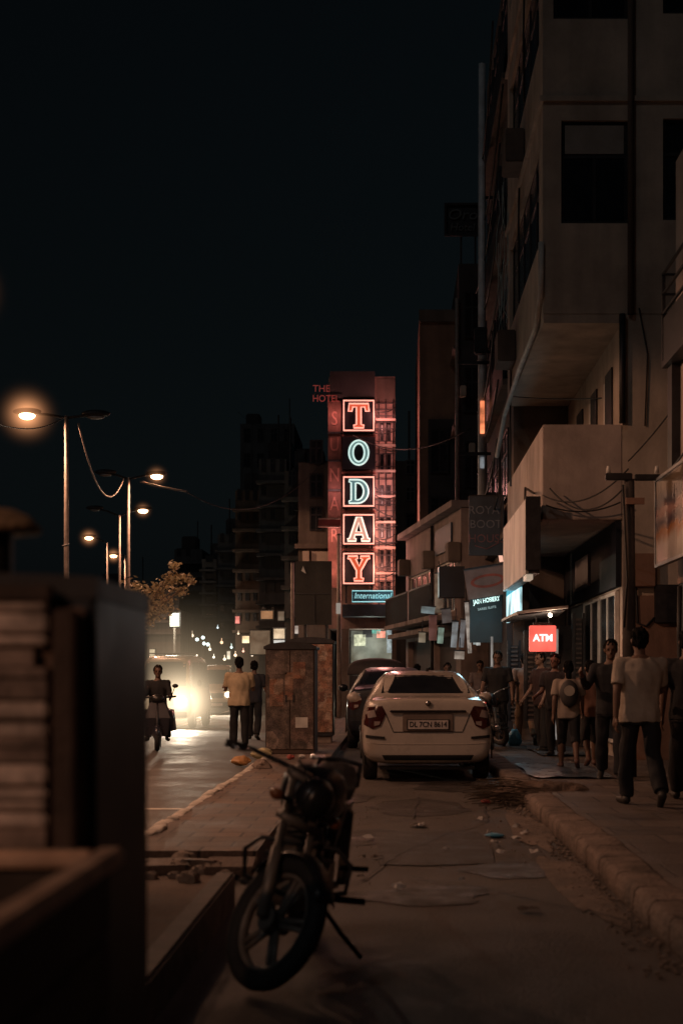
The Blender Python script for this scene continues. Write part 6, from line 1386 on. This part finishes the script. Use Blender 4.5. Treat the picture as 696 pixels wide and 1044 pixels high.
def scrap(name, label, c, r, m, group, up=.03):
    n = random.randint(6, 9); a0 = random.random()*6.28; pts = []; cz = random.uniform(.2, 1)*up
    for k in range(n):
        a = a0 + 2*math.pi*(k + random.uniform(-.3, .3))/n; q = r*random.uniform(.35, 1.15); pts.append(Vector((c[0]+q*math.cos(a)*1.2, c[1]+q*math.sin(a), c[2] + random.random()*up)))
    mid = Vector((c[0], c[1], c[2]+cz)); ring2 = [mid.lerp(p, random.uniform(.4, .7)) + Vector((0, 0, random.uniform(0, up*.8))) for p in pts]
    mb = MB().add([mid] + ring2 + pts, [[0, 1+k, 1+(k+1) % n] for k in range(n)] + [[1+k, 1+n+k, 1+n+(k+1) % n, 1+(k+1) % n] for k in range(n)])
    return tag(mb.build(name, m), label, 'litter', group)
for (px, py, r_) in ((490, 838, .05), (498, 852, .05), (505, 862, .07), (526, 858, .06), (545, 872, .06), (527, 845, .05), (534, 852, .05), (375, 857, .07), (405, 908, .06), (512, 872, .05), (430, 845, .04), (470, 900, .04), (455, 868, .035)):
    Y = H*F/(py-VY); scrap('paper_scrap', 'crumpled pale paper scrap lying on the dark lane', (X(px, Y), Y, .014), r_*.85, paperw, 'paper scraps in the lane')
for (px, py, r_) in ((428, 844, .11), (384, 876, .05), (370, 876, .04), (367, 897, .04), (540, 930, .07)):
    Y = H*F/(py-VY); scrap('torn_rag', 'flat dark torn rag lying on the lane', (X(px, Y), Y, .012), r_, MATS['dark_cart_boards'], 'torn rags in the lane', .02)

for k in range(16):
    x, y = random.uniform(-1.95, -1.0), random.uniform(9.2, 10.25); r_ = random.uniform(.035, .10)
    crumple('rubble_lump', 'grey brown rubble lump below the broken end of raised paving', (x, y, .035 + r_*.3), r_, concrete, 'rubble by the broken paving', 'rubble', .6)
for k in range(4):
    x = -1.8 + k*.23; M_ = RZ(random.uniform(-.5, .5))
    o = MB().obox((0,0,0), (.34, .26, .07)).xf(T(x, 9.9 - .12*(k % 2), .075) @ M_ @ Matrix.Rotation(R(random.uniform(-8, 14)), 4, 'X')).build('loose_paver', pav, None, False, .01); tag(o, 'loose paving block tipped below the broken end of raised paving', 'paving block', 'loose paving blocks')

gv = MB()
for k in range(1500):
    q = random.random()
    if q < .55: x, y = 1.39 - abs(random.gauss(0, .10)), random.uniform(6.5, 18)
    elif q < .8: x, y = -.93 + abs(random.gauss(0, .12)), random.uniform(8, 20)
    else: x, y = random.uniform(-.9, 1.35), random.uniform(9, 18)
    r_ = random.uniform(.005, .016) if q < .8 else random.uniform(.003, .008); a = MB().ell((0, 0, 0), (r_, r_*random.uniform(.6, 1), r_*.6), 6, 4); gv.add([p + Vector((x, y, lane_z(x, y)+.008)) for p in a.v], a.f)
stuff(gv.build('gravel', concrete))

for (px, py, Y, r_, col, e) in ((196, 648, 90, .10, (1,.75,.5), 2), (214, 662, 88, .08, (1,.85,.6), 3), (226, 655, 86, .09, (1,.6,.35), 2), (229, 672, 84, .08, (1,.8,.55), 3), (236, 660, 80, .07, (.8,1,.9), 2), (240, 668, 80, .08, (1,.7,.45), 2.5), (218, 670, 92, .07, (1,.9,.7), 3), (248, 664, 78, .06, (1,.5,.35), 2), (200, 668, 92, .09, (1,.8,.6), 3), (257, 668, 74, .06, (1,.8,.6), 2), (243, 646, 80, .06, (1,.75,.5), 1.5), (222, 640, 90, .06, (.8,.95,1), 1.5)):
    c = at(px, py, Y); o = MB().ell(c, (r_, r_*.6, r_), 10, 7).tube([c + Vector((0, .02, r_)), c + Vector((0, .02, r_*3))], .012, 5).build('street_bulb', emit('bulb_%d' % px, col, e), None, True)
    tag(o, 'tiny bulb glowing far down the left road', 'light bulb', 'small bulbs far down the left road')  # bulbs added for a hazy warm glow on the far road
